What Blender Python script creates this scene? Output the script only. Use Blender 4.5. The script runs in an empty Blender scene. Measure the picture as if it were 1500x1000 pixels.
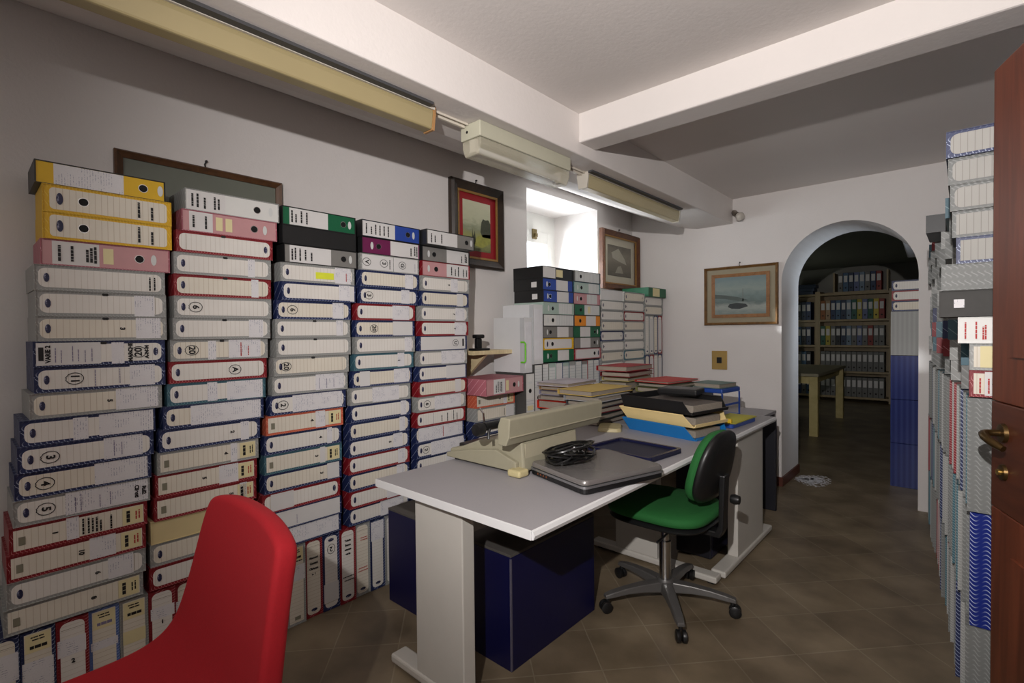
import bpy, bmesh, math, random
from mathutils import Matrix, Vector
random.seed(7)
PI = math.pi
C = bpy.context.scene.collection

# ------------------------------------------------------------------ materials
def lin(c):
    out = []
    for v in c[:3]:
        v = v / 255.0
        out.append(v / 12.92 if v <= 0.04045 else ((v + 0.055) / 1.055) ** 2.4)
    return (*out, 1.0)

MATS = {}
def newmat(name):
    m = bpy.data.materials.new(name); m.use_nodes = True
    nt = m.node_tree
    return m, nt, nt.nodes['Principled BSDF'], nt.nodes, nt.links

def mat(name, col, rough=0.6, metal=0.0, var=0.10, scale=18.0, bump=0.0, bscale=120.0, coat=0.0, spec=0.5):
    if name in MATS: return MATS[name]
    m, nt, b, N, L = newmat(name)
    tc = N.new('ShaderNodeTexCoord'); nz = N.new('ShaderNodeTexNoise')
    nz.inputs['Scale'].default_value = scale; nz.inputs['Detail'].default_value = 5
    L.new(tc.outputs['Object'], nz.inputs['Vector'])
    mx = N.new('ShaderNodeMix'); mx.data_type = 'RGBA'
    c = lin(col)
    mx.inputs[6].default_value = tuple(max(0, v * (1 - var)) for v in c[:3]) + (1,)
    mx.inputs[7].default_value = tuple(min(1, v * (1 + var)) for v in c[:3]) + (1,)
    L.new(nz.outputs['Fac'], mx.inputs[0]); L.new(mx.outputs[2], b.inputs['Base Color'])
    b.inputs['Roughness'].default_value = rough; b.inputs['Metallic'].default_value = metal
    b.inputs['Coat Weight'].default_value = coat
    b.inputs['Specular IOR Level'].default_value = spec
    if bump > 0:
        n2 = N.new('ShaderNodeTexNoise'); n2.inputs['Scale'].default_value = bscale; n2.inputs['Detail'].default_value = 6
        L.new(tc.outputs['Object'], n2.inputs['Vector'])
        bp = N.new('ShaderNodeBump'); bp.inputs['Strength'].default_value = bump; bp.inputs['Distance'].default_value = 0.01
        L.new(n2.outputs['Fac'], bp.inputs['Height']); L.new(bp.outputs['Normal'], b.inputs['Normal'])
    MATS[name] = m
    return m

def math_node(nt, op, a, b=None, c=None):
    n = nt.nodes.new('ShaderNodeMath'); n.operation = op
    for i, v in enumerate((a, b, c)):
        if v is None: continue
        if isinstance(v, (int, float)): n.inputs[i].default_value = v
        else: nt.links.new(v, n.inputs[i])
    return n.outputs[0]

def pattern(name, base, line, pitch=0.013, wave=0.045, amp=0.5, fill=0.32, rough=0.5, wobble=1.0):
    """glossy printed cardboard with rows of wave crests"""
    if name in MATS: return MATS[name]
    m, nt, b, N, L = newmat(name)
    tc = N.new('ShaderNodeTexCoord'); sx = N.new('ShaderNodeSeparateXYZ')
    L.new(tc.outputs['Object'], sx.inputs[0])
    x, y, z = sx.outputs
    w = math_node(nt, 'ADD', y, z)
    ph = math_node(nt, 'MULTIPLY', w, 2 * PI / wave)
    s = math_node(nt, 'SINE', ph)
    f = math_node(nt, 'ADD', math_node(nt, 'MULTIPLY', x, 1 / pitch), math_node(nt, 'MULTIPLY', s, amp))
    fr = math_node(nt, 'FRACT', f)
    near = math_node(nt, 'LESS_THAN', fr, fill)
    c2 = math_node(nt, 'ADD', math_node(nt, 'MULTIPLY', math_node(nt, 'COSINE', ph), 0.5 * wobble), 1 - 0.5 * wobble)
    k = math_node(nt, 'MULTIPLY', near, c2)
    mx = N.new('ShaderNodeMix'); mx.data_type = 'RGBA'
    mx.inputs[6].default_value = lin(base); mx.inputs[7].default_value = lin(line)
    L.new(k, mx.inputs[0]); L.new(mx.outputs[2], b.inputs['Base Color'])
    b.inputs['Roughness'].default_value = rough
    MATS[name] = m
    return m

def ruled(name, base, line, pitch=0.0165, width=0.07, rough=0.7, axis=0, noise=0.0):
    """paper with ruled or printed lines across local x"""
    if name in MATS: return MATS[name]
    m, nt, b, N, L = newmat(name)
    tc = N.new('ShaderNodeTexCoord'); sx = N.new('ShaderNodeSeparateXYZ')
    L.new(tc.outputs['Object'], sx.inputs[0])
    fr = math_node(nt, 'FRACT', math_node(nt, 'MULTIPLY', sx.outputs[axis], 1 / pitch))
    k = math_node(nt, 'LESS_THAN', fr, width)
    nz = N.new('ShaderNodeTexNoise'); nz.inputs['Scale'].default_value = 260 if noise else 9; nz.inputs['Detail'].default_value = 3
    L.new(tc.outputs['Object'], nz.inputs['Vector'])
    if noise:
        k = math_node(nt, 'MULTIPLY', k, math_node(nt, 'GREATER_THAN', nz.outputs['Fac'], noise))
        big = N.new('ShaderNodeTexNoise'); big.inputs['Scale'].default_value = 26
        L.new(tc.outputs['Object'], big.inputs['Vector'])
        k = math_node(nt, 'MULTIPLY', k, math_node(nt, 'GREATER_THAN', big.outputs['Fac'], 0.47))
    b2 = N.new('ShaderNodeMix'); b2.data_type = 'RGBA'
    c = lin(base)
    b2.inputs[6].default_value = tuple(v * 0.93 for v in c[:3]) + (1,); b2.inputs[7].default_value = tuple(min(1, v * 1.06) for v in c[:3]) + (1,)
    L.new(nz.outputs['Fac'], b2.inputs[0])
    mx = N.new('ShaderNodeMix'); mx.data_type = 'RGBA'
    L.new(b2.outputs[2], mx.inputs[6]); mx.inputs[7].default_value = lin(line)
    L.new(k, mx.inputs[0]); L.new(mx.outputs[2], b.inputs['Base Color'])
    b.inputs['Roughness'].default_value = rough
    MATS[name] = m
    return m

def ramp_art(name, stops, scale=14.0, mixn=0.35, z0=0.0, h=0.3, dist=0.6):
    """painted picture: colours by height broken up with brushy noise"""
    m, nt, b, N, L = newmat(name)
    tc = N.new('ShaderNodeTexCoord'); sx = N.new('ShaderNodeSeparateXYZ')
    L.new(tc.outputs['Object'], sx.inputs[0])
    t = math_node(nt, 'MULTIPLY', math_node(nt, 'SUBTRACT', sx.outputs[2], z0), 1 / h)
    nz = N.new('ShaderNodeTexNoise'); nz.inputs['Scale'].default_value = scale; nz.inputs['Detail'].default_value = 7
    nz.inputs['Distortion'].default_value = dist
    mp = N.new('ShaderNodeMapping'); mp.inputs['Scale'].default_value = (1, 1, 2.2)
    L.new(tc.outputs['Object'], mp.inputs[0]); L.new(mp.outputs[0], nz.inputs['Vector'])
    t = math_node(nt, 'ADD', t, math_node(nt, 'MULTIPLY', math_node(nt, 'SUBTRACT', nz.outputs['Fac'], 0.5), mixn))
    r = N.new('ShaderNodeValToRGB'); r.color_ramp.elements.remove(r.color_ramp.elements[1])
    r.color_ramp.elements[0].position = stops[0][0]; r.color_ramp.elements[0].color = lin(stops[0][1])
    for p, c in stops[1:]:
        e = r.color_ramp.elements.new(p); e.color = lin(c)
    L.new(t, r.inputs[0]); L.new(r.outputs[0], b.inputs['Base Color']); b.inputs['Roughness'].default_value = 0.35
    return m

def wood(name, c1, c2, scale=(3, 3, 40), rough=0.45):
    if name in MATS: return MATS[name]
    m, nt, b, N, L = newmat(name)
    tc = N.new('ShaderNodeTexCoord'); mp = N.new('ShaderNodeMapping'); mp.inputs['Scale'].default_value = scale
    nz = N.new('ShaderNodeTexNoise'); nz.inputs['Scale'].default_value = 1.0; nz.inputs['Detail'].default_value = 8; nz.inputs['Distortion'].default_value = 1.2
    L.new(tc.outputs['Object'], mp.inputs[0]); L.new(mp.outputs[0], nz.inputs['Vector'])
    r = N.new('ShaderNodeValToRGB')
    r.color_ramp.elements[0].position = 0.3; r.color_ramp.elements[0].color = lin(c1)
    r.color_ramp.elements[1].position = 0.7; r.color_ramp.elements[1].color = lin(c2)
    L.new(nz.outputs['Fac'], r.inputs[0]); L.new(r.outputs[0], b.inputs['Base Color'])
    b.inputs['Roughness'].default_value = rough
    MATS[name] = m
    return m

def floor_mat():
    m, nt, b, N, L = newmat('floor_tiles')
    tc = N.new('ShaderNodeTexCoord'); mp = N.new('ShaderNodeMapping')
    mp.inputs['Rotation'].default_value = (0, 0, math.radians(-48)); L.new(tc.outputs['Object'], mp.inputs[0])
    br = N.new('ShaderNodeTexBrick'); br.offset = 0.0; br.squash = 1.0
    br.inputs['Scale'].default_value = 1.0; br.inputs['Mortar Size'].default_value = 0.0028
    br.inputs['Brick Width'].default_value = 0.262; br.inputs['Row Height'].default_value = 0.262
    br.inputs['Mortar Smooth'].default_value = 0.2; br.inputs['Bias'].default_value = 0.0
    br.inputs['Color1'].default_value = lin((140, 125, 102)); br.inputs['Color2'].default_value = lin((129, 114, 93))
    br.inputs['Mortar'].default_value = lin((152, 140, 118))
    L.new(mp.outputs[0], br.inputs['Vector'])
    nz = N.new('ShaderNodeTexNoise'); nz.inputs['Scale'].default_value = 4.2; nz.inputs['Detail'].default_value = 5
    L.new(tc.outputs['Object'], nz.inputs['Vector'])
    r = N.new('ShaderNodeValToRGB'); r.color_ramp.elements[0].position = 0.33; r.color_ramp.elements[1].position = 0.72
    r.color_ramp.elements[0].color = (0.50, 0.48, 0.45, 1); r.color_ramp.elements[1].color = (1.1, 1.1, 1.1, 1)
    L.new(nz.outputs['Fac'], r.inputs[0])
    mx = N.new('ShaderNodeMix'); mx.data_type = 'RGBA'; mx.blend_type = 'MULTIPLY'; mx.inputs[0].default_value = 0.9
    L.new(br.outputs['Color'], mx.inputs[6]); L.new(r.outputs[0], mx.inputs[7]); L.new(mx.outputs[2], b.inputs['Base Color'])
    b.inputs['Roughness'].default_value = 0.42
    bp = N.new('ShaderNodeBump'); bp.inputs['Strength'].default_value = 0.25; bp.inputs['Distance'].default_value = 0.004
    inv = math_node(nt, 'SUBTRACT', 1.0, br.outputs['Fac']); L.new(inv, bp.inputs['Height']); L.new(bp.outputs['Normal'], b.inputs['Normal'])
    return m

# ------------------------------------------------------------------ mesh helpers
class MB:
    def __init__(s): s.v = []; s.f = []
    def add(s, vs, fs):
        o = len(s.v); s.v += [tuple(p) for p in vs]; s.f += [tuple(i + o for i in f) for f in fs]; return s
    def box(s, x0, x1, y0, y1, z0, z1):
        return s.add([(x0,y0,z0),(x1,y0,z0),(x1,y1,z0),(x0,y1,z0),(x0,y0,z1),(x1,y0,z1),(x1,y1,z1),(x0,y1,z1)],
                     [(0,3,2,1),(4,5,6,7),(0,1,5,4),(1,2,6,5),(2,3,7,6),(3,0,4,7)])
    def prism(s, poly, a, b, axis='y'):
        n = len(poly)
        P = {'y': lambda p, t: (p[0], t, p[1]), 'z': lambda p, t: (p[0], p[1], t), 'x': lambda p, t: (t, p[0], p[1])}[axis]
        vs = [P(p, a) for p in poly] + [P(p, b) for p in poly]
        fs = [tuple(range(n)), tuple(range(2 * n - 1, n - 1, -1))]
        fs += [(i, (i + 1) % n, n + (i + 1) % n, n + i) for i in range(n)]
        return s.add(vs, fs)
    def loft(s, rings, cap=True, closed=False):
        n = len(rings[0]); vs = [p for r in rings for p in r]; fs = []
        m = len(rings)
        for j in range(m if closed else m - 1):
            a, b = j * n, ((j + 1) % m) * n
            fs += [(a + i, a + (i + 1) % n, b + (i + 1) % n, b + i) for i in range(n)]
        if cap and not closed: fs += [tuple(range(n - 1, -1, -1)), tuple((m - 1) * n + i for i in range(n))]
        return s.add(vs, fs)
    def lathe(s, prof, n=20, c=(0,0), axis='z'):
        rings = []
        for r, z in prof:
            rg = []
            for i in range(n):
                a = 2 * PI * i / n
                p = (c[0] + r * math.cos(a), c[1] + r * math.sin(a), z)
                if axis == 'x': p = (z, p[0], p[1])
                if axis == 'y': p = (p[0], z, p[1])
                rg.append(p)
            rings.append(rg)
        return s.loft(rings)
    def tube(s, pts, r, n=8, closed=False):
        pts = [Vector(p) for p in pts]; m = len(pts); rings = []
        rr = r if isinstance(r, (list, tuple)) else [r] * m
        prev = None
        for i in range(m):
            if closed: t = pts[(i + 1) % m] - pts[i - 1]
            else: t = pts[min(i + 1, m - 1)] - pts[max(i - 1, 0)]
            t.normalize()
            if prev is None:
                up = Vector((0, 0, 1)) if abs(t.z) < 0.9 else Vector((1, 0, 0))
                u = t.cross(up).normalized()
            else:
                u = (prev - t * prev.dot(t)).normalized()
            prev = u; w = t.cross(u)
            rings.append([tuple(pts[i] + (u * math.cos(2 * PI * k / n) + w * math.sin(2 * PI * k / n)) * rr[i]) for k in range(n)])
        return s.loft(rings, cap=not closed, closed=closed)
    def mesh(s, name, bev=0.0, seg=2, smooth=False, angle=30, merge=False):
        me = bpy.data.meshes.new(name)
        bm = bmesh.new()
        vs = [bm.verts.new(p) for p in s.v]
        for f in s.f:
            try: bm.faces.new([vs[i] for i in f])
            except ValueError: pass
        if merge: bmesh.ops.remove_doubles(bm, verts=bm.verts, dist=1e-5)
        bmesh.ops.recalc_face_normals(bm, faces=bm.faces)
        if bev > 0:
            es = [e for e in bm.edges if len(e.link_faces) == 2 and e.calc_face_angle(0) > math.radians(angle)]
            bmesh.ops.bevel(bm, geom=es, offset=bev, segments=seg, profile=0.5, affect='EDGES', clamp_overlap=True)
        if smooth:
            for f in bm.faces: f.smooth = True
            if smooth != 'all':
                for e in bm.edges:
                    if len(e.link_faces) == 2 and e.calc_face_angle(0) > math.radians(40): e.smooth = False
        bm.to_mesh(me); bm.free()
        return me

def link(name, me, m, parent=None, loc=None, rot=None, M4=None):
    o = bpy.data.objects.new(name, me); C.objects.link(o)
    if me is not None and m is not None and not me.materials: me.materials.append(m)
    elif me is not None and m is not None and me.materials[0] != m:
        o.material_slots[0].link = 'OBJECT'; o.material_slots[0].material = m
    if parent is not None: o.parent = parent
    if M4 is not None: o.matrix_basis = M4
    else:
        if loc: o.location = loc
        if rot: o.rotation_euler = rot
    return o
def ob(name, mb, m, parent=None, loc=None, rot=None, M4=None, **k):
    return link(name, mb.mesh(name, **k), m, parent, loc, rot, M4)
def empty(name, loc=(0,0,0), rz=0.0):
    o = bpy.data.objects.new(name, None); C.objects.link(o); o.location = loc; o.rotation_euler = (0, 0, rz); o.empty_display_size = 0.05
    return o
def tag(o, label, cat, group=None, kind=None):
    o['label'] = label; o['category'] = cat
    if group: o['group'] = group
    if kind: o['kind'] = kind
    return o
def struct(name, mb, m, parent=None, **k):
    o = ob(name, mb, m, parent, **k)
    if parent is None: o['kind'] = 'structure'
    return o
def rrect(x0, x1, z0, z1, r, n=5):
    pts = []
    for cx, cz, a0 in ((x1 - r, z0 + r, -PI/2), (x1 - r, z1 - r, 0), (x0 + r, z1 - r, PI/2), (x0 + r, z0 + r, PI)):
        for i in range(n + 1):
            a = a0 + PI / 2 * i / n
            pts.append((cx + r * math.cos(a), cz + r * math.sin(a)))
    return pts

# orientation of a thing whose front is local -Y
def frame(o, ex, ey, ez):
    return Matrix(((ex[0], ey[0], ez[0], o[0]), (ex[1], ey[1], ez[1], o[1]), (ex[2], ey[2], ez[2], o[2]), (0, 0, 0, 1)))
def lie_left(x, y, z, yaw=0.0):    # spine faces +X
    return Matrix.Translation((x, y, z)) @ Matrix.Rotation(PI / 2 + yaw, 4, 'Z')
def up_left(x, y1, z):             # upright, spine faces +X, thickness runs to -Y from y1
    return frame((x, y1, z), (0,0,1), (-1,0,0), (0,-1,0))
def lie_right(x, y1, z, yaw=0.0):  # spine faces -X
    return Matrix.Translation((x, y1, z)) @ Matrix.Rotation(-PI / 2 + yaw, 4, 'Z')
def up_right(x, y, z, tilt=0.0):
    return frame((x, y, z), (0,0,1), (1,0,0), (0,1,0))
def up_front(x1, y, z):            # upright, spine faces -Y, thickness runs to -X from x1
    return frame((x1, y, z), (0,0,1), (0,1,0), (-1,0,0))

# ------------------------------------------------------------------ room shell
PLASTER = mat('wall_plaster', (222, 217, 214), 0.9, var=0.04, scale=3, bump=0.12, bscale=90)
PLASTER_C = mat('ceiling_plaster', (222, 216, 212), 0.9, var=0.04, scale=3, bump=0.08, bscale=60)
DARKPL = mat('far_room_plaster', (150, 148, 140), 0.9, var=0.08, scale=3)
SKIRT = mat('skirting_tile', (92, 48, 36), 0.45, var=0.2, scale=20)
WX, FY, H = -2.45, 4.516, 2.41
RX = 0.42
NY = -1.7
struct('floor', MB().box(-3.4, 1.2, NY - .2, 11.4, -0.08, 0.0), floor_mat())
# ceiling of the office (beam soffit slopes up to the left wall)
mb = MB().box(-1.49, RX + .2, NY - .1, FY + .1, H, H + .1)
struct('ceiling', mb, PLASTER_C)
prof = [(-1.49, H + .09), (-1.49, 2.2), (-1.80, 2.2), (-1.95, 2.232), (-2.2, 2.335), (-2.5, 2.47), (-2.5, H + .15)]
struct('trim_beam_long', MB().prism(prof, NY - .05, FY + .02, 'y'), PLASTER_C, bev=0.006, angle=50)
struct('trim_beam_cross', MB().box(-1.495, RX + .1, 2.19, 2.345, 2.262, H + .05), PLASTER_C, bev=0.008)
# left wall with window opening
WY0, WY1, WZ0, WZ1, WT = 2.90, 3.88, 1.30, 2.37, 0.55
mb = MB()
for a in ((NY, WY0, -.05, WZ0), (NY, WY0, WZ0, WZ1), (NY, WY0, WZ1, 2.6), (WY0, WY1, -.05, WZ0), (WY0, WY1, WZ1, 2.6),
          (WY1, FY + .1, -.05, WZ0), (WY1, FY + .1, WZ0, WZ1), (WY1, FY + .1, WZ1, 2.6)):
    mb.box(WX - WT, WX, a[0], a[1], a[2], a[3])
struct('wall_left', mb, PLASTER, merge=True)
# far wall with arch
AX0, AX1, SPR = -1.108, -0.238, 1.665
AR = (AX1 - AX0) / 2; ACX = (AX0 + AX1) / 2
NA = 28
arc = [(ACX - AR * math.cos(PI * i / NA), SPR + AR * math.sin(PI * i / NA)) for i in range(NA + 1)]
AY1 = 5.07
mb = MB()
mb.prism([(-3.6, -.05), (AX0, -.05), (AX0, SPR), (AX0, 2.6), (-3.6, 2.6)], FY, AY1, 'y')
mb.prism([(AX1, -.05), (RX + .8, -.05), (RX + .8, 2.6), (AX1, 2.6), (AX1, SPR)], FY, AY1, 'y')
for i in range(NA):
    a, b = arc[i], arc[i + 1]
    mb.prism([a, b, (b[0], 2.6), (a[0], 2.6)], FY, AY1, 'y')
struct('wall_far', mb, PLASTER)
struct('wall_right', MB().box(RX, RX + .15, NY, FY, -.05, 2.6), PLASTER)
struct('wall_near', MB().box(WX - .5, RX + .15, NY - .15, NY, -.05, 2.6), PLASTER)
struct('baseboard_far', MB().prism([(WX, FY - .012), (AX0 + .012, FY - .012), (AX0 + .012, AY1), (AX0, AY1), (AX0, FY), (WX, FY)], 0.0, 0.075, 'z'), SKIRT)
# ledge of masonry under the window that carries the window stacks
struct('trim_ledge', MB().box(WX, -2.075, 2.44, FY, 0.0, 0.715), PLASTER, bev=0.004)
# far room
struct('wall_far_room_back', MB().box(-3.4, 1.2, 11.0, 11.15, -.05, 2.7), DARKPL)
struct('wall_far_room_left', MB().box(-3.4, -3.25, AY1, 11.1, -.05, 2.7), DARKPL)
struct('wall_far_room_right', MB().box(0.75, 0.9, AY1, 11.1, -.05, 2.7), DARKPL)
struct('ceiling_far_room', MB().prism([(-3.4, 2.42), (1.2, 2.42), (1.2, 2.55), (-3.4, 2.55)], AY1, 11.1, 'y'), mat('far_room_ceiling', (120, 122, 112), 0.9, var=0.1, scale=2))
struct('trim_far_room_beam', MB().prism([(5.6, 2.08), (6.3, 1.98), (8.4, 2.25), (8.4, 2.43), (5.6, 2.43)], -0.42, 0.5, 'x'), PLASTER_C, bev=0.01)

# window in the left wall
WHITE_PAINT = mat('white_paint', (235, 235, 230), 0.5, var=0.03)
fx = -2.93
win = struct('window_1', MB().box(fx - .05, fx, WY0, WY1, WZ0, WZ0 + .07).box(fx - .05, fx, WY0, WY1, WZ1 - .16, WZ1)
             .box(fx - .05, fx, WY0, WY0 + .03, WZ0 + .07, WZ1 - .16).box(fx - .05, fx, WY1 - .07, WY1, WZ0 + .07, WZ1 - .16), WHITE_PAINT)
ob('window_sash', MB().box(fx - .035, fx + .012, WY0 + .03, WY0 + .065, WZ0 + .07, WZ1 - .16).box(fx - .035, fx + .012, WY1 - .13, WY1 - .07, WZ0 + .07, WZ1 - .16)
   .box(fx - .035, fx + .012, WY0 + .065, WY1 - .13, WZ0 + .07, WZ0 + .14).box(fx - .035, fx + .012, WY0 + .065, WY1 - .13, WZ1 - .27, WZ1 - .16), WHITE_PAINT, win, bev=0.004)
gm, nt, b, N, L = newmat('window_glass')
b.inputs['Roughness'].default_value = 0.02; b.inputs['Transmission Weight'].default_value = 1.0; b.inputs['IOR'].default_value = 1.02
tr = N.new('ShaderNodeBsdfTransparent'); gl = N.new('ShaderNodeBsdfGlossy'); gl.inputs['Roughness'].default_value = 0.03
mxs = N.new('ShaderNodeMixShader'); mxs.inputs[0].default_value = 0.06
L.new(tr.outputs[0], mxs.inputs[1]); L.new(gl.outputs[0], mxs.inputs[2]); L.new(mxs.outputs[0], N['Material Output'].inputs[0])
MATS['window_glass'] = gm
ob('window_pane', MB().box(fx - .02, fx - .015, WY0 + .06, WY1 - .12, WZ0 + .13, WZ1 - .26), gm, win)
lt = ob('window_latch', MB().box(fx + .012, fx + .03, 3.52, 3.58, 2.13, 2.22).box(fx + .03, fx + .05, 3.535, 3.565, 2.145, 2.18), mat('aged_brass', (120, 105, 70), 0.4, 0.7), win, bev=0.004)

# ------------------------------------------------------------------ box files
COL = {  # sleeve patterns
 'g': ('grey', pattern('sleeve_grey', (150, 151, 148), (182, 183, 181), 0.010, 0.03, 0.45)),
 'b': ('navy', pattern('sleeve_navy', (30, 42, 84), (170, 180, 205), 0.014, 0.05, 0.7, 0.2)),
 't': ('teal', pattern('sleeve_teal', (60, 98, 112), (128, 160, 165), 0.010, 0.05, 0.6, 0.25)),
 'r': ('red', pattern('sleeve_red', (130, 22, 32), (215, 150, 150), 0.010, 0.05, 0.6, 0.16)),
 'o': ('orange-edged', pattern('sleeve_orange', (196, 92, 66), (226, 160, 130), 0.008, 0.03, 0.6)),
 'p': ('pink', pattern('sleeve_pink', (168, 96, 108), (205, 150, 160), 0.010, 0.05, 0.6)),
 'y': ('yellow', pattern('sleeve_yellow', (214, 168, 22), (232, 200, 80), 0.009, 0.03, 0.4, 0.2)),
 'l': ('light blue', pattern('sleeve_light_blue', (92, 118, 178), (160, 178, 215), 0.010, 0.05, 0.6)),
 'B': ('blue', pattern('sleeve_wave_blue', (26, 42, 122), (176, 186, 214), 0.0135, 0.05, 0.8, 0.24, 0.3)),
 'T': ('blue', pattern('sleeve_stripe_blue', (18, 34, 100), (62, 82, 146), 0.012, 0.036, 0.5, 0.4, 0.22)),
 'h': ('grey', pattern('sleeve_dimmed_grey', (116, 118, 116), (146, 148, 146), 0.015, 0.026, 0.45, 0.3, 0.6)),  # grey sleeve copied darker where the key light falls too strong
 'k': ('black', mat('black_board', (30, 31, 32), 0.45, var=0.2)),
 'd': ('dark grey', mat('dark_grey_board', (66, 65, 63), 0.75, var=0.15, scale=60)),
 'm': ('cream', mat('manila_board', (214, 196, 148), 0.7, var=0.06)),
 'w': ('white', mat('white_board', (222, 222, 218), 0.5, var=0.04)),
 'n': ('green', mat('green_board', (16, 96, 62), 0.45, var=0.1)),
 'a': ('pale green', mat('pale_green_board', (168, 188, 178), 0.5, var=0.08)),
 'u': ('burgundy', mat('burgundy_board', (110, 30, 78), 0.45, var=0.1)),
 'e': ('mid blue', mat('blue_board', (42, 72, 160), 0.45, var=0.1)),
 'G': ('mid grey', mat('mid_grey_board', (128, 126, 122), 0.45, var=0.1)),
 'O': ('orange', mat('orange_board', (232, 142, 24), 0.45, var=0.08)),
 'P': ('pink', mat('pink_board', (198, 148, 150), 0.5, var=0.08)),
 'Y': ('yellow', mat('yellow_board', (222, 178, 30), 0.5, var=0.06)),
}
LABEL = ruled('spine_paper', (228, 224, 217), (210, 203, 193), 0.0165, 0.09)
LABEL_DIM = ruled('dimmed_spine_paper', (168, 166, 161), (142, 139, 134), 0.0165, 0.1, 0.85)  # darkened copy of the label paper, tones down the overlit right-hand stack
LABEL2 = ruled('spine_paper_cream', (226, 219, 204), (204, 192, 172), 0.0165, 0.10)
STICK = ruled('typed_sticker', (224, 222, 224), (168, 168, 182), 0.0072, 0.3, noise=0.52)
PLAINP = mat('plain_paper', (218, 216, 214), 0.7, var=0.03)
CREAMP = mat('cream_paper', (228, 216, 168), 0.7, var=0.04)
INK = mat('black_ink', (24, 22, 24), 0.6)
REDINK = mat('red_ink', (176, 40, 40), 0.6)
PALEINK = mat('pale_pen', (128, 120, 150), 0.7)
LOGO = ruled('logo_oval', (34, 36, 70), (140, 142, 165), 0.012, 0.35, 0.5, noise=0.5)
PALEOVAL = mat('pale_oval', (212, 214, 212), 0.4)
CHROME = mat('chrome_ring', (200, 200, 200), 0.2, 1.0)
HOLE = mat('hole_dark', (8, 8, 9), 0.8)
HILITE = mat('yellow_highlighter', (226, 232, 60), 0.7)
SHADOW = mat('finger_recess_dark', (40, 40, 40), 0.8)

CACHE = {}
def cached(key, fn):
    if key not in CACHE: CACHE[key] = fn()
    return CACHE[key]
def case_mesh(L, D, Hh, cn):
    def f():
        r, d = 0.0022, 0.004
        vs = [(0,0,0),(L,0,0),(L,D,0),(0,D,0),(0,0,Hh),(L,0,Hh),(L,D,Hh),(0,D,Hh),
              (r,0,r),(L-r,0,r),(L-r,0,Hh-r),(r,0,Hh-r),(r,d,r),(L-r,d,r),(L-r,d,Hh-r),(r,d,Hh-r)]
        fs = [(0,3,2,1),(4,5,6,7),(1,2,6,5),(2,3,7,6),(3,0,4,7),
              (0,1,9,8),(1,5,10,9),(5,4,11,10),(4,0,8,11),
              (8,9,13,12),(9,10,14,13),(10,11,15,14),(11,8,12,15),(12,13,14,15)]
        return MB().add(vs, fs).mesh('box_file_case')
    return cached(('case', L, D, Hh, cn), f)
def plate(L, Hh, u0, u1, v0, v1, y, r=0.0, key=''):
    def f():
        p = rrect(u0 * L, u1 * L, v0 * Hh, v1 * Hh, r) if r else [(u0*L, v0*Hh), (u1*L, v0*Hh), (u1*L, v1*Hh), (u0*L, v1*Hh)]
        n = len(p)
        return MB().add([(a, y, b) for a, b in p], [tuple(range(n))]).mesh('plate')
    return cached(('plate', L, Hh, u0, u1, v0, v1, y, r, key), f)
def disc(cx, cz, rx, rz, y, n=20, inner=0.0):
    def f():
        mb = MB(); o = [(cx + rx * math.cos(2*PI*i/n), y, cz + rz * math.sin(2*PI*i/n)) for i in range(n)]
        if not inner: return mb.add(o, [tuple(range(n))]).mesh('disc')
        q = [(cx + rx * inner * math.cos(2*PI*i/n), y, cz + rz * inner * math.sin(2*PI*i/n)) for i in range(n)]
        return mb.add(o + q, [(i, (i+1) % n, n + (i+1) % n, n + i) for i in range(n)]).mesh('ring')
    return cached(('disc', cx, cz, rx, rz, y, n, inner), f)
def text_geo(s, size, bold=0.0):
    def f():
        cu = bpy.data.curves.new('txt', 'FONT'); cu.body = s; cu.size = size; cu.align_x = 'CENTER'; cu.align_y = 'CENTER'; cu.offset = bold
        cu.resolution_u = 3
        t = bpy.data.objects.new('txt', cu); C.objects.link(t)
        dg = bpy.context.evaluated_depsgraph_get(); dg.update()
        me = bpy.data.meshes.new_from_object(t.evaluated_get(dg))
        vs = [tuple(v.co) for v in me.vertices]; fs = [tuple(p.vertices) for p in me.polygons]
        bpy.data.objects.remove(t); bpy.data.curves.remove(cu); bpy.data.meshes.remove(me)
        return vs, fs
    return cached(('txt', s, size, bold), f)
def writing(s, L, Hh, u, v, size, y, mode='cw', ring=0.0, bold=0.0009):
    """hand-lettered characters on a spine; mode gives the reading direction"""
    def f():
        vs, fs = text_geo(s, size, bold)
        d, up = {'cw': ((0,-1), (1,0)), 'ccw': ((0,1), (-1,0)), 'x': ((1,0), (0,1))}[mode]
        mb = MB()
        cx, cz = u * L, v * Hh
        mb.add([(cx + p[0]*d[0] + p[1]*up[0], y, cz + p[0]*d[1] + p[1]*up[1]) for p in vs], fs)
        if ring:
            n = 24; rx, rz = ring * 1.12, ring * 0.95
            o = [(cx + rx*math.cos(2*PI*i/n)*(1+.05*math.sin(3*i)), y, cz + rz*math.sin(2*PI*i/n)) for i in range(n)]
            q = [(cx + (rx-.0023)*math.cos(2*PI*i/n)*(1+.05*math.sin(3*i)), y, cz + (rz-.0023)*math.sin(2*PI*i/n)) for i in range(n)]
            mb.add(o + q, [(i, (i+1) % n, n + (i+1) % n, n + i) for i in range(n)])
        return mb.mesh('writing')
    return cached(('wr', s, L, Hh, u, v, size, y, mode, ring), f)
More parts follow.
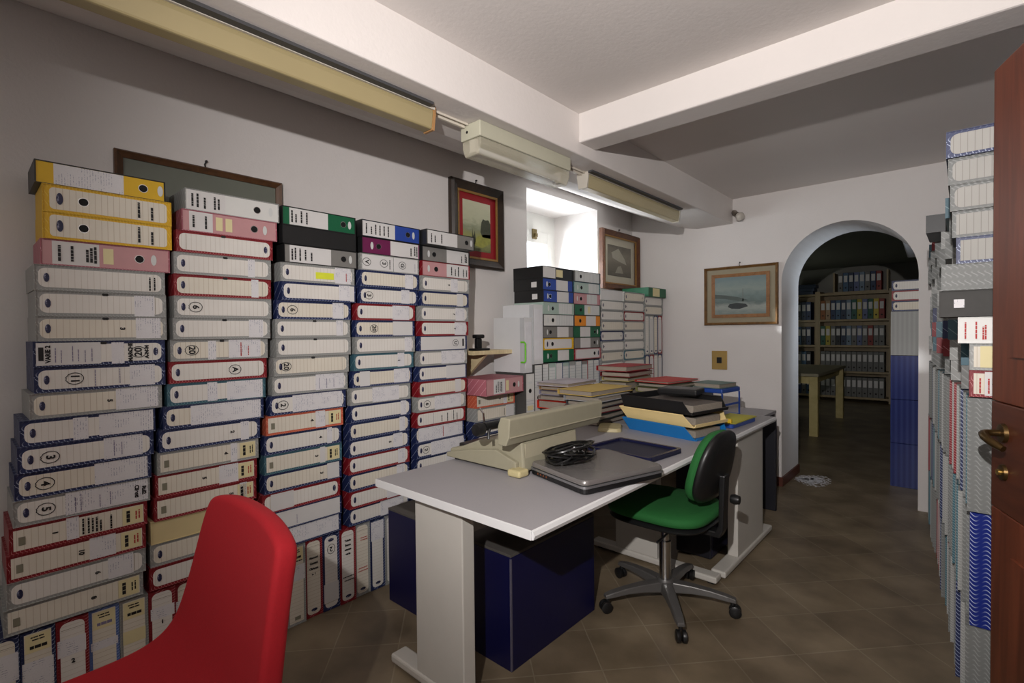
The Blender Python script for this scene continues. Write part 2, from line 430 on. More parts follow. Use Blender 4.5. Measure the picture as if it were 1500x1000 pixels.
def bars(L, Hh, us, y, w=0.006, v0=0.14, v1=0.86, seed=0):
    def f():
        rnd = random.Random(seed); mb = MB()
        for u in us:
            v = v0 + rnd.random() * 0.06; e = v1 - rnd.random() * 0.25
            while v < e:
                q = min(e, v + 0.05 + rnd.random() * 0.14)
                mb.add([(u*L - w/2, y, v*Hh), (u*L + w/2, y, v*Hh), (u*L + w/2, y, q*Hh), (u*L - w/2, y, q*Hh)], [(0,1,2,3)])
                v = q + 0.018
        return mb.mesh('bars')
    return cached(('bars', L, Hh, tuple(us), y, w, v0, v1, seed), f)
Y0, Y1, Y2, Y3 = 0.0032, 0.0024, 0.0016, 0.0009
SEEN = {}
def reg(o, label, cat, group):
    SEEN[label] = SEEN.get(label, 0) + 1
    return tag(o, label, cat, group)

def parse(opts):
    out = []
    for t in opts.split(';'):
        t = t.strip()
        if t: out.append(t)
    return out

def box_file(T, kind, opts, label, group, L=0.352, Hh=0.081, D=0.262, name='box_file', seed=0):
    """kind: first letter the sleeve colour; upper-case B after it = printed border label, S = sleeve window label"""
    case = COL[kind[0]][1]; border = len(kind) > 1 and kind[1] == 'B'; bare = len(kind) > 1 and kind[1] == '0'
    o = link(name, case_mesh(L, D, Hh, 'c'), case, M4=T)
    reg(o, label, 'box file', group)
    host = [o]
    def P(n, me, m):
        q = link(n, me, m, host[0] if n not in ('paper_sticker', 'blank_paper', 'spine_label', 'finger_notch') else o)
        if n in ('spine_label', 'blank_paper') and (host[0] is o or n == 'spine_label'): host[0] = q
        return q
    def PB(n, us, y, w, seed, m, v0=.14, v1=.86):
        for u in us: P(n, bars(L, Hh, (u,), y, w, v0, v1, seed + int(u * 1000)), m)
    op = parse(opts); flip = 'f' in op
    if not bare:
        if border:
            P('spine_label', plate(L, Hh, .028, .972, .11, .89, Y0), LABEL_DIM if 'dl' in op else LABEL2)
            if 'nl' not in op:
                P('index_square', plate(L, Hh, .06, .105, .3, .62, Y2), mat('index_square_grey', (130, 126, 108), 0.7))
                P('maker_panel', plate(L, Hh, .80, .965, .13, .87, Y1), CREAMP)
                PB('maker_print', (.91, .935), Y2, .004, 3, REDINK if kind[0] in 'ro' else INK, .3, .8)
                P('title_print', bars(L, Hh, (.845,), Y2, .010, .2, .92, 5), INK if kind[0] != 'l' else PALEINK)
        else:
            P('spine_label', plate(L, Hh, .03, .97, .12, .88, Y0, 0.018), LABEL_DIM if 'dl' in op else (LABEL if seed % 3 else LABEL2))
            if 'nl' not in op:
                P('logo_oval', disc((.92 if flip else .085) * L, .5 * Hh, .0072, .0145, Y2), LOGO)
            P('edge_line', plate(L, Hh, .905 if not flip else .09, .909 if not flip else .094, .14, .86, Y1 + .0003), mat('brown_rule', (150, 138, 118), 0.7))
    for k, t in enumerate(op):
        c, a = t[0], t[1:]
        if t in ('f', 'nl', 'dl'): continue
        if c == 's':   # typed sticker
            u0, u1 = (float(x) for x in a.split('-')); j = ((seed * 7 + k * 3) % 5) * .015
            P('paper_sticker', plate(L, Hh, u0, u1, .03 + j, .93 + j if .93 + j < .985 else .985, Y1), STICK)
        elif c == 'w':  # plain paper
            u0, u1 = (float(x) for x in a.split('-')); P('blank_paper', plate(L, Hh, u0, u1, .06, .95, Y1), PLAINP)
        elif c == 'P':
            u0, u1 = (float(x) for x in a.split('-')); P('barcode_sticker', plate(L, Hh, u0, u1, .34, .66, Y1), STICK)
        elif c == 'y':
            u0, u1 = (float(x) for x in a.split('-')); P('highlighter_mark', plate(L, Hh, u0, u1, .25, .62, Y2), HILITE)
        elif c == 'x':  # cream patch
            u0, u1 = (float(x) for x in a.split('-')); P('cream_patch', plate(L, Hh, u0, u1, .1, .9, Y1), CREAMP)
        elif c == 'n':
            P('finger_notch', plate(L, Hh, float(a or .5) - .025, float(a or .5) + .025, .86, .965, Y2 - .0004, .004), SHADOW)
        elif c == 'c':
            s, u = a.split('@'); P('circled_number', writing(s, L, Hh, float(u), .5, .030, Y3, 'ccw' if flip else 'cw', .021), INK)
        elif c == 't':
            s, u = a.split('@'); sz = .019 if len(s) < 3 else .0165
            P('lettering', writing(s, L, Hh, float(u), .5, sz, Y3, 'ccw' if flip else 'cw'), INK)
        elif c == 'T':  # letters read across the upright spine
            s, u = a.split('@'); P('lettering', writing(s, L, Hh, float(u), .5, .0125, Y3, 'cw'), INK)
        elif c == 'b':
            PB('typed_print', [float(x) for x in a.split(',')], Y3, .005, k, INK)
        elif c == 'R':
            PB('red_print', [float(x) for x in a.split(',')], Y3, .004, k, REDINK)
        elif c == 'h':
            PB('pen_marking', [float(x) for x in a.split(',')], Y3, .0022, k + 9, PALEINK)
        elif c == 'k':
            P('black_strip', plate(L, Hh, float(a), float(a) + .035, .25, .78, Y3), INK)
    return o

def lever_file(T, case, panel, lab, hole, oval, label, group, txt=(), L=0.352, Hh=0.082, D=0.262, rounded=False, extra=(), lm=None, end=None, name='lever_arch_file'):
    o = link(name, case_mesh(L, D, Hh, 'c'), COL[case][1], M4=T)
    reg(o, label, 'lever arch file', group)
    host = [o]
    def P(n, me, m):
        q = link(n, me, m, host[0] if n not in ('finger_ring', 'finger_hole', 'end_sticker', 'spine_label') else o)
        if n in ('spine_panel', 'spine_label'): host[0] = q
        return q
    P('spine_panel', plate(L, Hh, .012, .988, .045, .955, .0036), COL[panel][1])
    if lab: P('spine_label', plate(L, Hh, lab[0], lab[1], .1 if rounded else .05, .9 if rounded else .95, Y0, .012 if rounded else 0), lm or PLAINP)
    label_host = host[0]; host[0] = o
    if hole:
        P('finger_ring', disc(hole * L, .5 * Hh, .0145, .0145, Y1, 20), CHROME)
        P('finger_hole', disc(hole * L, .5 * Hh, .0125, .0125, Y2, 20), HOLE)
    if oval: P('logo_oval', disc(oval * L, .5 * Hh, .0085, .019, Y2), LOGO if rounded else PALEOVAL)
    host[0] = label_host
    for u in txt: P('typed_print', bars(L, Hh, (u,), Y3, .007, seed=int(1000 * u)), INK)
    for e in extra: P('paper_tab', plate(L, Hh, e[0], e[1], .18, .82, Y1), CREAMP)
    if end: P('end_sticker', MB().add([(-.0006, D*.2, Hh*.25), (-.0006, D*.38, Hh*.25), (-.0006, D*.38, Hh*.7), (-.0006, D*.2, Hh*.7)], [(0,1,2,3)]).mesh('end_sticker'), PLAINP)
    return o

ORD = ['top', 'second', 'third', 'fourth', 'fifth', 'sixth', 'seventh', 'eighth', 'ninth', 'tenth', 'eleventh', 'twelfth', 'thirteenth',
       'fourteenth', 'fifteenth', 'sixteenth', 'seventeenth', 'eighteenth', 'nineteenth', 'twentieth', 'twenty-first', 'twenty-second', 'twenty-third', 'twenty-fourth', 'twenty-fifth',
       'twenty-sixth', 'twenty-seventh', 'twenty-eighth', 'twenty-ninth', 'thirtieth']
ORF = ['first'] + ORD[1:]

def describe(kind, opts):
    n = COL[kind[0]][0]
    if len(kind) > 1 and kind[1] == 'B' and kind[0] != 'o': n += '-bordered'
    extra = ''
    for t in parse(opts):
        if t[0] == 'c': extra = ' with circled ' + t[1:].split('@')[0]; break
        if t[0] == 'y': extra = ' with yellow highlighter mark'; break
    return n + ' box file' + extra

FRONT = -2.19
# five tall stacks: (kind, options, y of the left end) from top to bottom; L = lever arch entries
S1 = [('L', dict(case='k', panel='Y', lab=(.13, .65), hole=.81, oval=.955, txt=(), desc='yellow and black lever arch file', lm=STICK, Hh=.074)),
      ('L', dict(case='y', panel='y', lab=(.05, .96), hole=.29, oval=.12, txt=(.72, .83), rounded=True, desc='yellow lever arch file with cream label', lm=LABEL2, Hh=.088)),
      ('L', dict(case='y', panel='y', lab=(.05, .96), hole=.29, oval=.12, txt=(.72, .83), rounded=True, desc='yellow lever arch file with cream label', lm=LABEL2, Hh=.088)),
      ('L', dict(case='p', panel='P', lab=(.08, .42), hole=.74, oval=.86, txt=(.13, .22, .33, .36, .39), desc='pink lever arch file', extra=((.45, .53),), Hh=.084)),
      ('g', 'b.87,.91'), ('g', 's.73-.9;n'), ('g', 't3@.63;s.74-.95;n'),
      ('b', 'f;w.02-.48;k.035;tVARIE 2@.1;h.15,.19,.27,.31,.36,.41;s.56-.66;tMARCHE@.71;c20@.775;tA-N-M@.845;n'),
      ('b', 'c11@.28;h.43,.62;s.7-.91'), ('g', 't5@.57;s.62-.97'), ('b', 's.36-.47;s.55-.985'), ('b', 'c3@.215;s.6-.91;h.68,.74'),
      ('b', 'c4@.2;s.55-.97'), ('g', 'c5@.215;s.35-.985;tRul2@.95;tClienti@.89;h.42,.46,.6,.68'), ('rB', 't1@.3;s.38-.47;b.5,.54,.57,.6,.63,.71'),
      ('rB', 't10@.5;s.56-.76'), ('g', 't6@.62;s.7-.9'), ('gB', 't8@.61')]
Y1s = [.181, .197, .196, .190, .173, .175, .173, .166, .167, .155, .131, .124, .116, .111, .101, .094, .092, .084]
S2 = [('L', dict(case='g', panel='w', lab=(.03, .4), hole=.745, oval=.9, txt=(.07, .12, .19, .29, .33), desc='grey lever arch file with white spine')),
      ('L', dict(case='p', panel='P', lab=(.07, .3), hole=.74, oval=.86, txt=(.11, .23), desc='pink lever arch file', extra=((.33, .4), (.43, .5)))),
      ('r', 'f;n.46'), ('g', 's.74-.82;n'), ('r', 's.78-.86;n'), ('g', 'c6@.2'), ('g', 's.76-.92;n'), ('g', 'c20@.2;s.36-.44;s.57-.92;R.7,.78;n'),
      ('r', 'cA@.65'), ('t', 's.38-.48;s.58-.97'), ('b', 's.25-.97'), ('b', 't2@.7;s.79-.88'), ('gB', 't4@.65;s.7-.77'), ('rB', 't5@.45;s.6-.8'),
      ('rB', 't5@.73;s.82-.9'), ('m0', ''), ('g', 's.5-.8'), ('r', 's.55-.8')]
Y2s = [.596, .583, .562, .554, .552, .551, .546, .538, .531, .524, .506, .492, .486, .479, .473, .462, .459, .455]
S3 = [('L', dict(case='k', panel='n', lab=(.09, .6), hole=.82, oval=.91, txt=(.12, .17, .24, .31), desc='green and black lever arch file')),
      ('k0', ''), ('L', dict(case='k', panel='G', lab=(.07, .62), hole=.8, oval=.9, txt=(.1, .14, .2, .27, .35), desc='grey-spined black lever arch file')),
      ('g', 'y.45-.7;s.72-.95;R.88'), ('b', 's.76-.92;w.92-.985'), ('b', 'c6@.2;s.74-.9'), ('g', 's.8-.9;n'), ('g', 'n'), ('g', 'c20@.15;n'),
      ('g', 's.55-.95;h.6,.7,.8'), ('b', 'c2@.16;s.28-.95'), ('oB', 't4@.57;s.62-.75'), ('b', 't4@.71;s.8-.87'), ('tB', 't3@.65;w.7-.77'), ('b', 't3@.72;w.8-.97'),
      ('r', 'f;w.1-.38'), ('b', 'w.04-.98;h.4'), ('b', 's.3-.97;w.06-.3')]
Y3s = [.962, .958, .966, .949, .948, .927, .922, .921, .911, .906, .887, .872, .863, .862, .861, .850, .852, .851]
S4 = [('L', dict(case='k', panel='e', lab=(.01, .55), hole=.78, oval=.88, txt=(.07, .15, .22, .29, .36, .43), desc='blue and black lever arch file')),
      ('L', dict(case='k', panel='u', lab=(.47, .97), hole=.27, oval=.16, txt=(.83, .9, .94), desc='burgundy lever arch file')),
      ('g0', 'w.03-.54;w.55-.98;cV@.1;c3@.38;b.48;cG@.7;h.93'), ('b', 's.75-.9'), ('b', 'c3@.15;s.7-.85'), ('r', 's.6-.9'), ('b', 'c20@.3;w.62-.97'),
      ('g', 's.82-.95'), ('t', 't1@.74;s.72-.84'), ('b', 'w.12-.28;s.68-.95'), ('g', 's.35-.8'), ('b', 's.82-.92'), ('b', 's.82-.92'), ('b', 't5@.66;s.72-.88'),
      ('r', 's.8-.93'), ('b', 's.78-.92'), ('r', 's.6-.9'), ('b', 's.5-.9')]
Y4s = [1.343, 1.345, 1.336, 1.331, 1.330, 1.308, 1.303, 1.301, 1.292, 1.283, 1.263, 1.262, 1.250, 1.246, 1.245, 1.246, 1.245, 1.245]
S5 = [('L', dict(case='k', panel='G', lab=(.03, .63), hole=.83, oval=.93, txt=(.1, .17, .3), desc='grey-spined black lever arch file', fwd=.05)),
      ('L', dict(case='k', panel='G', lab=(.5, .97), hole=.24, oval=.13, txt=(.82, .9, .93), desc='grey-spined black lever arch file')),
      ('L', dict(case='r', panel='P', lab=(.5, .97), hole=.28, oval=.13, txt=(.6, .68, .75, .86, .93), desc='red-edged lever arch file with beige spine')),
      ('g', 't7@.55;s.6-.75'), ('b', 'w.74-.88'), ('g', 't7@.68;s.72-.92'), ('r', 't7@.7;s.7-.95'), ('b0', 'w.04-.97;cU@.75;k.9'), ('g', 's.45-.95'),
      ('b', 'w.56-.98'), ('r', 'w.75-.88'), ('g', 'c6@.2;s.35-.9'), ('r', 'b.5,.62,.75,.82;h.33'), ('b', 'nl;s.06-.97;R.55'), ('b', 'c2@.18;s.28-.96'),
      ('b', 's.6-.95'), ('g', 's.3-.9'), ('b', 's.5-.9')]
Y5s = [1.703, 1.714, 1.707, 1.701, 1.697, 1.696, 1.694, 1.685, 1.682, 1.672, 1.665, 1.652, 1.648, 1.646, 1.645, 1.645, 1.645, 1.645]
SNAME = ['leftmost', 'second', 'third', 'fourth', 'fifth']
ROWH = 0.0825
for si, (rows, ys) in enumerate(((S1, Y1s), (S2, Y2s), (S3, Y3s), (S4, Y4s), (S5, Y5s))):
    z = 0.3595
    n = len(rows)
    for ri in range(n - 1, -1, -1):
        kind, op = rows[ri]
        y = ys[ri]
        x = FRONT + random.uniform(-.006, .006) + (0.012 if ri > 9 else 0)
        yaw = random.uniform(-.006, .006)
        pos = f'{ORD[ri]} from top in {SNAME[si]} tall stack from left' if ri else f'topping {SNAME[si]} tall stack from left'
        g = f'files in the {SNAME[si]} tall stack'
        if kind == 'L':
            d = dict(op); desc = d.pop('desc'); fwd = d.pop('fwd', 0); hh = d.pop('Hh', .082); dd = .205 if z > 1.48 and si < 3 else .246
            lever_file(lie_left(x + fwd, y, z, yaw), label=f'{desc}, {pos}', group=g, Hh=hh - .0008, D=dd, **d); z += hh
        else:
            box_file(lie_left(x, y, z, yaw), kind, op, f'{describe(kind, op)}, {pos}', g, Hh=ROWH - .001, D=.205 if z > 1.48 and si < 3 else .246, seed=ri * 5 + si); z += ROWH
# upright row at floor level
UPR = [('b', 's.6-.85'), ('bB', 's.45-.72'), ('r', 's.66-.82;t2@.6'), ('lB', 's.6-.68'), ('gB', 'x.55-.68'), ('r', 's.7-.82;t1@.66'), ('r', 's.6-.8'), ('b', ''), ('g', ''), ('b', ''),
       ('gB', 's.5-.7'), ('gB', 'b.8;s.55-.75'), ('r', 'TRiscossi@.76;TCommi@.69;TCliAmm@.62;Tn. 1@.55'), ('b', 'f;c2@.8;w.1-.35'), ('r', 'TTelefo@.84;TBanca@.78;Tutenze@.72;Tvarie@.66;b.35,.3'), ('g', 'R.8,.77,.38,.34'), ('b', 's.7-.97'),
       ('g', ''), ('r', ''), ('b', 's.5-.8'), ('g', ''), ('b', ''), ('r', ''), ('b', ''), ('g', '')]
for k, (kind, op) in enumerate(UPR[:24]):
    y1 = 0.035 + 0.083 * (k + 1)
    box_file(up_left(FRONT + .004 * ((k * 7) % 3), y1, 0.001), kind, op, f'upright {describe(kind, op)} at floor level, {ORF[k]} from left', 'upright files at floor level', Hh=.0815, seed=k, D=.246)

# short stack right of the tall ones
SH = [('oB', 't5@.6;s.7-.8'), ('gB', 'nl;b.7;w.75-.97'), ('b', ''), ('b', ''), ('g', ''), ('r', ''), ('b', ''), ('g', ''), ('b', ''), ('r', ''), ('b', '')]
for i, (kind, op) in enumerate(SH):
    zz = 0.0825 * (10 - i) + .001
    box_file(lie_left(-2.17 + .004 * (i % 3), 2.085, zz, 0), kind, op, f'{describe(kind, op)}, {ORD[i + 1]} from top in low stack behind the typewriter', 'files in the low stack behind the typewriter', L=.345, Hh=.0815, seed=i, D=.255)
lever_file(lie_left(-2.07, 2.07, .0825 * 11 + .001, .05), 'p', 'P', (.2, .5), .75, .87, 'pink lever arch file jutting out on top of low stack, below wooden shelf', 'files in the low stack behind the typewriter', txt=(.26, .31, .36, .4), extra=((.52, .6),), Hh=.098, D=.26)

# ------------------------------------------------------------------ window stacks on the ledge
WF = -2.10
def wl(y, z, **k): return lie_left(WF + random.uniform(-.004, .004), y, z, random.uniform(-.004, .004))
LM_G = ruled('paler_label', (214, 216, 214), (180, 184, 186), 0.02, 0.12)
ca = [dict(case='k', panel='k', lab=(.03, .42), hole=None, oval=None, desc='black lever arch file with orange patch', extra=((.44, .66),)),
      dict(case='k', panel='e', lab=(.44, .83), hole=.22, oval=.14, desc='blue-spined black lever arch file', end=1),
      dict(case='k', panel='e', lab=(.44, .83), hole=.22, oval=.14, desc='blue-spined black lever arch file', end=1),
      dict(case='a', panel='a', lab=(.5, .95), hole=.3, oval=.16, desc='pale green lever arch file', lm=LM_G),
      dict(case='d', panel='w', lab=(.4, .95), hole=.3, oval=.14, desc='white-spined lever arch file', lm=LM_G),
      dict(case='d', panel='G', lab=(.46, .84), hole=.24, oval=.14, desc='mid grey lever arch file'),
      dict(case='y', panel='Y', lab=(.05, .95), hole=.3, oval=.14, desc='yellow-edged lever arch file', rounded=True, lm=PLAINP),
      dict(case='n', panel='n', lab=(.46, .84), hole=.24, oval=.14, desc='green lever arch file')]
cb = [dict(case='d', panel='G', lab=(.05, .95), hole=.25, oval=.12, desc='light grey lever arch file', lm=LM_G),
      dict(case='t', panel='a', lab=(.55, .95), hole=.28, oval=.14, desc='grey-green lever arch file', lm=LM_G),
      dict(case='p', panel='P', lab=(.5, .9), hole=.28, oval=.14, desc='pink lever arch file', lm=LM_G),
      dict(case='d', panel='n', lab=(.38, .97), hole=.24, oval=None, desc='green-ended lever arch file', lm=LM_G, extra=((.5, .6),)),
      dict(case='d', panel='O', lab=(.44, .82), hole=.22, oval=None, desc='orange lever arch file'),
      dict(case='n', panel='n', lab=(.24, .62), hole=.8, oval=.9, desc='green lever arch file'),
      dict(case='d', panel='G', lab=(.24, .62), hole=.78, oval=.89, desc='mid grey lever arch file'),
      dict(case='r', panel='P', lab=(.06, .94), hole=.75, oval=.9, desc='red-edged lever arch file with white spine', rounded=True, lm=PLAINP)]
for nm, y, st in (('first', 2.648, ca), ('second', 3.008, cb)):
    for i, d in enumerate(st):
        d = dict(d); desc = d.pop('desc')
        p = ORD[i] + ' from top in' if i else 'topping'
        lever_file(wl(y, 1.078 + .0815 * (7 - i)), label=f'{desc}, {p} {nm} stack under the window', group='lever arch files stacked under the window', Hh=.0807, L=.352, **d)
kinds = ['g', 'g', 'g', 'g', 'b', 'g', 'g', 'g', 'g', 'b', 'g']
for nm, y, ks in (('third', 3.372, 'wgggbggggbg'), ('fourth', 3.732, 'ggrgggtggbg')):
    for i, kch in enumerate(ks):
        p = ORD[i] + ' from top in' if i else 'topping'
        kd = kch + ('0' if kch == 'w' else '')
        box_file(wl(y, .7165 + .0815 * (10 - i)), kd, 'w.03-.97' if kch == 'w' else ('t1@.1' if i % 2 else 't2@.88'), f'{describe(kd, "")}, {p} {nm} stack under the window', 'box files stacked under the window', Hh=.0807, seed=i)
y5 = 4.095
for t, z in ((0, .7165), (1, 1.0715)):
    for k, kch in enumerate('ggbr' if t else 'brgb'):
        box_file(up_left(WF, y5 + .084 * (k + 1), z), kch, 'w.1-.9' if k % 2 else 't1@.2', f'upright {describe(kch, "")} in corner by far wall, {"upper" if t else "lower"} tier, {ORF[k]} from window', 'upright files in the far corner', Hh=.082, seed=k + t)
for i, kch in enumerate(('g', 'g')):
    box_file(lie_left(WF, y5, 1.4275 + .0815 * i), kch, 't2@.1', f'grey box file lying on upright files in far corner, {"under another" if i == 0 else "under green file"}', 'files lying in the far corner', Hh=.0807, seed=i, L=.345)
lever_file(lie_left(WF + .02, y5 + .03, 1.4275 + .163, 0), 'n', 'n', (.25, .65), None, None, 'green lever arch file topping the stack in the far corner', 'files lying in the far corner', L=.345, lm=CREAMP)
# uprights beneath stacks one and two
for k, (cs, pn, lm, hole) in enumerate((('G', 'w', LM_G, None), ('a', 'a', LM_G, .35), ('b', 'w', PLAINP, None), ('t', 'a', LM_G, None), ('g', 'g', LM_G, None), ('t', 'w', LM_G, None), ('r', 'G', LM_G, None), ('g', 'w', LM_G, None), ('b', 'w', LM_G, None))):
    lever_file(up_left(WF, 2.625 + .0795 * (k + 1), .7165), cs, pn, (.5, .92), hole, None, f'upright {COL[cs][0]} file under the window stacks, {ORF[k]} from left', 'upright files under the window stacks', Hh=.0785, lm=lm, extra=((.3, .45),))
lever_file(up_left(-2.085, 2.535, .7165), 'd', 'w', (.1, .45), .62, .8, 'dark grey upright lever arch file beside pink file', 'upright files under the window stacks', L=.30, Hh=.09, lm=LM_G, extra=((.2, .3),))
lever_file(up_left(-2.09, 2.624, .7165), 'd', 'w', (.55, .95), .38, .2, 'tall upright lever arch file with blank white label', 'upright files under the window stacks', L=.352, Hh=.085, lm=LM_G)

# white project boxes standing on the upright files
WPL = mat('white_plastic_card', (214, 215, 216), 0.45, var=0.03)
def project_box(x0, y0, y1, z0, h, depth, label, clip=False):
    t = link('project_box', MB().box(x0 - depth, x0, y0, y1, z0, z0 + h).mesh('project_box', bev=.003), WPL)
    tag(t, label, 'document box', 'white document boxes by the window stacks')
    link('flap_edge', MB().box(x0 - .03, x0 + .0025, y0 - .002, y0 + .0, z0 + .004, z0 + h - .004).mesh('flap_edge'), mat('flap_grey', (188, 190, 192), 0.5), t)
    link('spine_sleeve', MB().box(x0, x0 + .0015, y0 + .012, y1 - .012, z0 + .03, z0 + h - .03).mesh('spine_sleeve'), mat('clear_sleeve', (226, 226, 230), 0.2), t)
    if clip:
        link('green_clip', MB().tube([(x0 - .02, y0 - .006, z0 + .20), (x0 + .008, y0 - .004, z0 + .20), (x0 + .010, y0 + .004, z0 + .19), (x0 + .010, y0 + .004, z0 + .08), (x0 + .008, y0 - .004, z0 + .07), (x0 - .02, y0 - .006, z0 + .07)], .0055, 8).mesh('green_clip', smooth=True), mat('lime_green', (110, 205, 40), 0.4), t)
project_box(-2.10, 2.445, 2.53, 1.0185, .36, .27, 'white document box with lime green clip on its edge', True)
project_box(-2.095, 2.535, 2.638, 1.0705, .395, .27, 'tallest white document box, beside the black lever arch files')

# wooden wall shelf with bracket and gadget
SHW = wood('pale_shelf_wood', (206, 188, 146), (226, 208, 168), (4, 40, 4))
sh = empty('wall_shelf', (WX, 2.1, 1.145)); tag(sh, 'small pale wooden wall shelf on a triangular bracket', 'shelf')
ob('shelf_board', MB().box(0, .25, 0, .345, 0, .026), SHW, sh, bev=.002)
ob('bracket', MB().prism([(0, 0), (0, -.16), (.03, -.16), (.22, 0)], .13, .15, 'y'), SHW, sh)
gd = empty('stapler_stand', (-2.27, 2.12, 1.1715)); tag(gd, 'small black gadget with an upright post on wooden shelf', 'gadget')
BLK = mat('black_plastic', (22, 22, 23), 0.38, var=0.15)
ob('base', MB().box(0, .07, 0, .12, 0, .014), BLK, gd, bev=.004)
ob('post', MB().box(.02, .05, .03, .07, .014, .075), BLK, gd, bev=.005)
ob('head', MB().box(.01, .06, .02, .085, .0752, .10), BLK, gd, bev=.008)

# ------------------------------------------------------------------ right-hand stack
def rfront(y): return 0.012 - 0.083 * (y - 2.1)
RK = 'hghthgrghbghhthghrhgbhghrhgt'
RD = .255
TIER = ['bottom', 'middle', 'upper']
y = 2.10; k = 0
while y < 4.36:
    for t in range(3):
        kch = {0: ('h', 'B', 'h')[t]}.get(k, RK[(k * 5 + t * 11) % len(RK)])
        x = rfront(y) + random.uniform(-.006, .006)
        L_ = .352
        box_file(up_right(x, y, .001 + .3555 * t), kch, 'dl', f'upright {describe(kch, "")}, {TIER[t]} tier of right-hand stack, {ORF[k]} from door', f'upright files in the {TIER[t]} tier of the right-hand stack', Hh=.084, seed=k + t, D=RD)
    y += .0855; k += 1
zt = .001 + .3555 * 3 + .001
# lying files behind the door end: spines face the doorway
NE = [('b', 'dl;nl'), ('h', 'dl;nl'), ('h', 'dl;nl'), ('hB', 'nl;dl'), ('bB', 'nl;dl'), ('h0', ''), ('d0', 'P.1-.17'), ('w0', 'R.05,.12,.165,.18'), ('gB', 'nl;x.07-.15;b.19'), ('rB', 'nl;w.1-.97;R.07,.125;t1@.165')]
for i, (kd, op) in enumerate(NE):
    xo = (-.045, -.04, -.035, -.03, -.02, -.055, -.06, -.015, .012, .012)[i]
    yy = 2.09 + (0, .01, .01, .015, .01, .0, 0, .01, .01, .01)[i]
    p = ORD[i] + ' from top at' if i else 'topmost at'
    box_file(Matrix.Translation((xo, yy, zt + .0825 * (9 - i))), kd, op, f'{describe(kd, op)} facing the door, {p} near end of right-hand stack', 'files lying at the near end of the right-hand stack', Hh=.0815, seed=i, D=.255, L=.352)
yb = [2.36, 2.715, 3.07, 3.425, 3.78, 4.135]
for ci, y0 in enumerate(yb):
    for i in range(9):
        kch = RK[(ci * 7 + i * 3) % len(RK)]
        if i == 8 and ci == 2: kch = 'k'
        x = rfront(y0) + random.uniform(-.012, .004) - (.05 if (i == 8 and ci == 2) else 0) - (.01 if i > 5 else 0)
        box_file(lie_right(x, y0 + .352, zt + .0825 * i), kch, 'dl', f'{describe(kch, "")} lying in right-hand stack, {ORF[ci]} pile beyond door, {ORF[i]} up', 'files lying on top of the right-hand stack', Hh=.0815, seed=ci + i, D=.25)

# ------------------------------------------------------------------ door
DW = wood('door_mahogany', (92, 44, 26), (122, 62, 38), (30, 30, 2.5), 0.4)
DW2 = wood('door_rail_wood', (74, 36, 22), (96, 50, 32), (3, 30, 30), 0.4)
d = Vector((0.25, -0.76, 0)).normalized(); nrm = Vector((d.y, -d.x, 0))   # nrm points to the room (-X side)
DM = frame((0.058, 1.94, 0.004), (d.x, d.y, 0), (-nrm.x, -nrm.y, 0), (0, 0, 1))
door = bpy.data.objects.new('door_1', MB().box(0, .80, 0, .042, 0, .78).box(0, .80, 0, .042, 1.075, 1.985).mesh('door_1', bev=.003)); C.objects.link(door)
door.data.materials.append(DW); door.matrix_basis = DM; door['kind'] = 'structure'
ob('middle_rail', MB().box(0.001, .799, -.001, .043, .782, 1.073), DW2, door, bev=.003)
ob('upper_panel', MB().prism(rrect(.12, .68, 1.2, 1.86, .01), -.008, -.0005, 'y'), DW, door)
ob('lower_panel', MB().prism(rrect(.12, .68, .12, .68, .01), -.008, -.0005, 'y'), DW, door)
BRZ = mat('dark_bronze', (92, 72, 42), 0.35, 0.85, var=0.2)
ob('handle_rosette', MB().lathe([(.0, -.012), (.024, -.010), (.026, -.001), (.0, -.001)], 18, (.075, .995), 'y'), BRZ, door, smooth=True)
hp = [(.075, -.008, .995), (.075, -.024, .995), (.076, -.038, .994), (.084, -.047, .992), (.10, -.05, .987), (.12, -.047, .98), (.14, -.04, .973), (.155, -.033, .967)]
ob('lever_handle', MB().tube(hp, [.009, .009, .010, .011, .011, .0105, .010, .008], 10), BRZ, door, smooth=True)
ob('keyhole_plate', MB().lathe([(.0, -.010), (.02, -.008), (.022, -.001), (.0, -.001)], 16, (.075, .89), 'y'), BRZ, door, smooth=True)
ob('lock_core', MB().lathe([(.0, -.016), (.008, -.016), (.008, -.008), (.0, -.008)], 12, (.075, .89), 'y'), mat('polished_brass', (190, 160, 90), 0.25, 0.9), door, smooth=True)

# ------------------------------------------------------------------ desks
DTOP = mat('desk_laminate', (158, 155, 158), 0.5, var=0.06, scale=220)
DEDGE = mat('desk_edge_trim', (226, 226, 226), 0.4, var=0.02)
DLEG = mat('desk_leg_enamel', (200, 196, 188), 0.45, var=0.03)
def desk_top(root, x0, x1, y0, y1, z0, z1, front):
    ob('desktop', MB().box(x0, x1, y0, y1, z0, z1), DTOP, root)
    for e in front:
        t = .012
        if e == 'x1': ob('edge_trim', MB().prism([(x1, z0), (x1 + t*.6, z0 + .002), (x1 + t, (z0+z1)/2), (x1 + t*.6, z1 - .002), (x1, z1)], y0, y1, 'y'), DEDGE, root)
        if e == 'y0': ob('edge_trim', MB().box(x0, x1, y0 - .004, y0, z0, z1), DEDGE, root, bev=.001)
        if e == 'y1': ob('edge_trim', MB().box(x0, x1, y1, y1 + .004, z0, z1), DEDGE, root, bev=.001)
def tleg_x(root, xa, xb, y, px0, px1):
    ob('leg_panel', MB().box(px0, px1, y, y + .055, .045, .70), DLEG, root, bev=.004)
    ob('foot_bar', MB().box(xa, xb, y - .008, y + .063, .012, .045), DLEG, root, bev=.008)
    for xx in (xa + .03, xb - .05): ob('foot_pad', MB().box(xx, xx + .03, y + .01, y + .045, 0.0, .012), BLK, root)
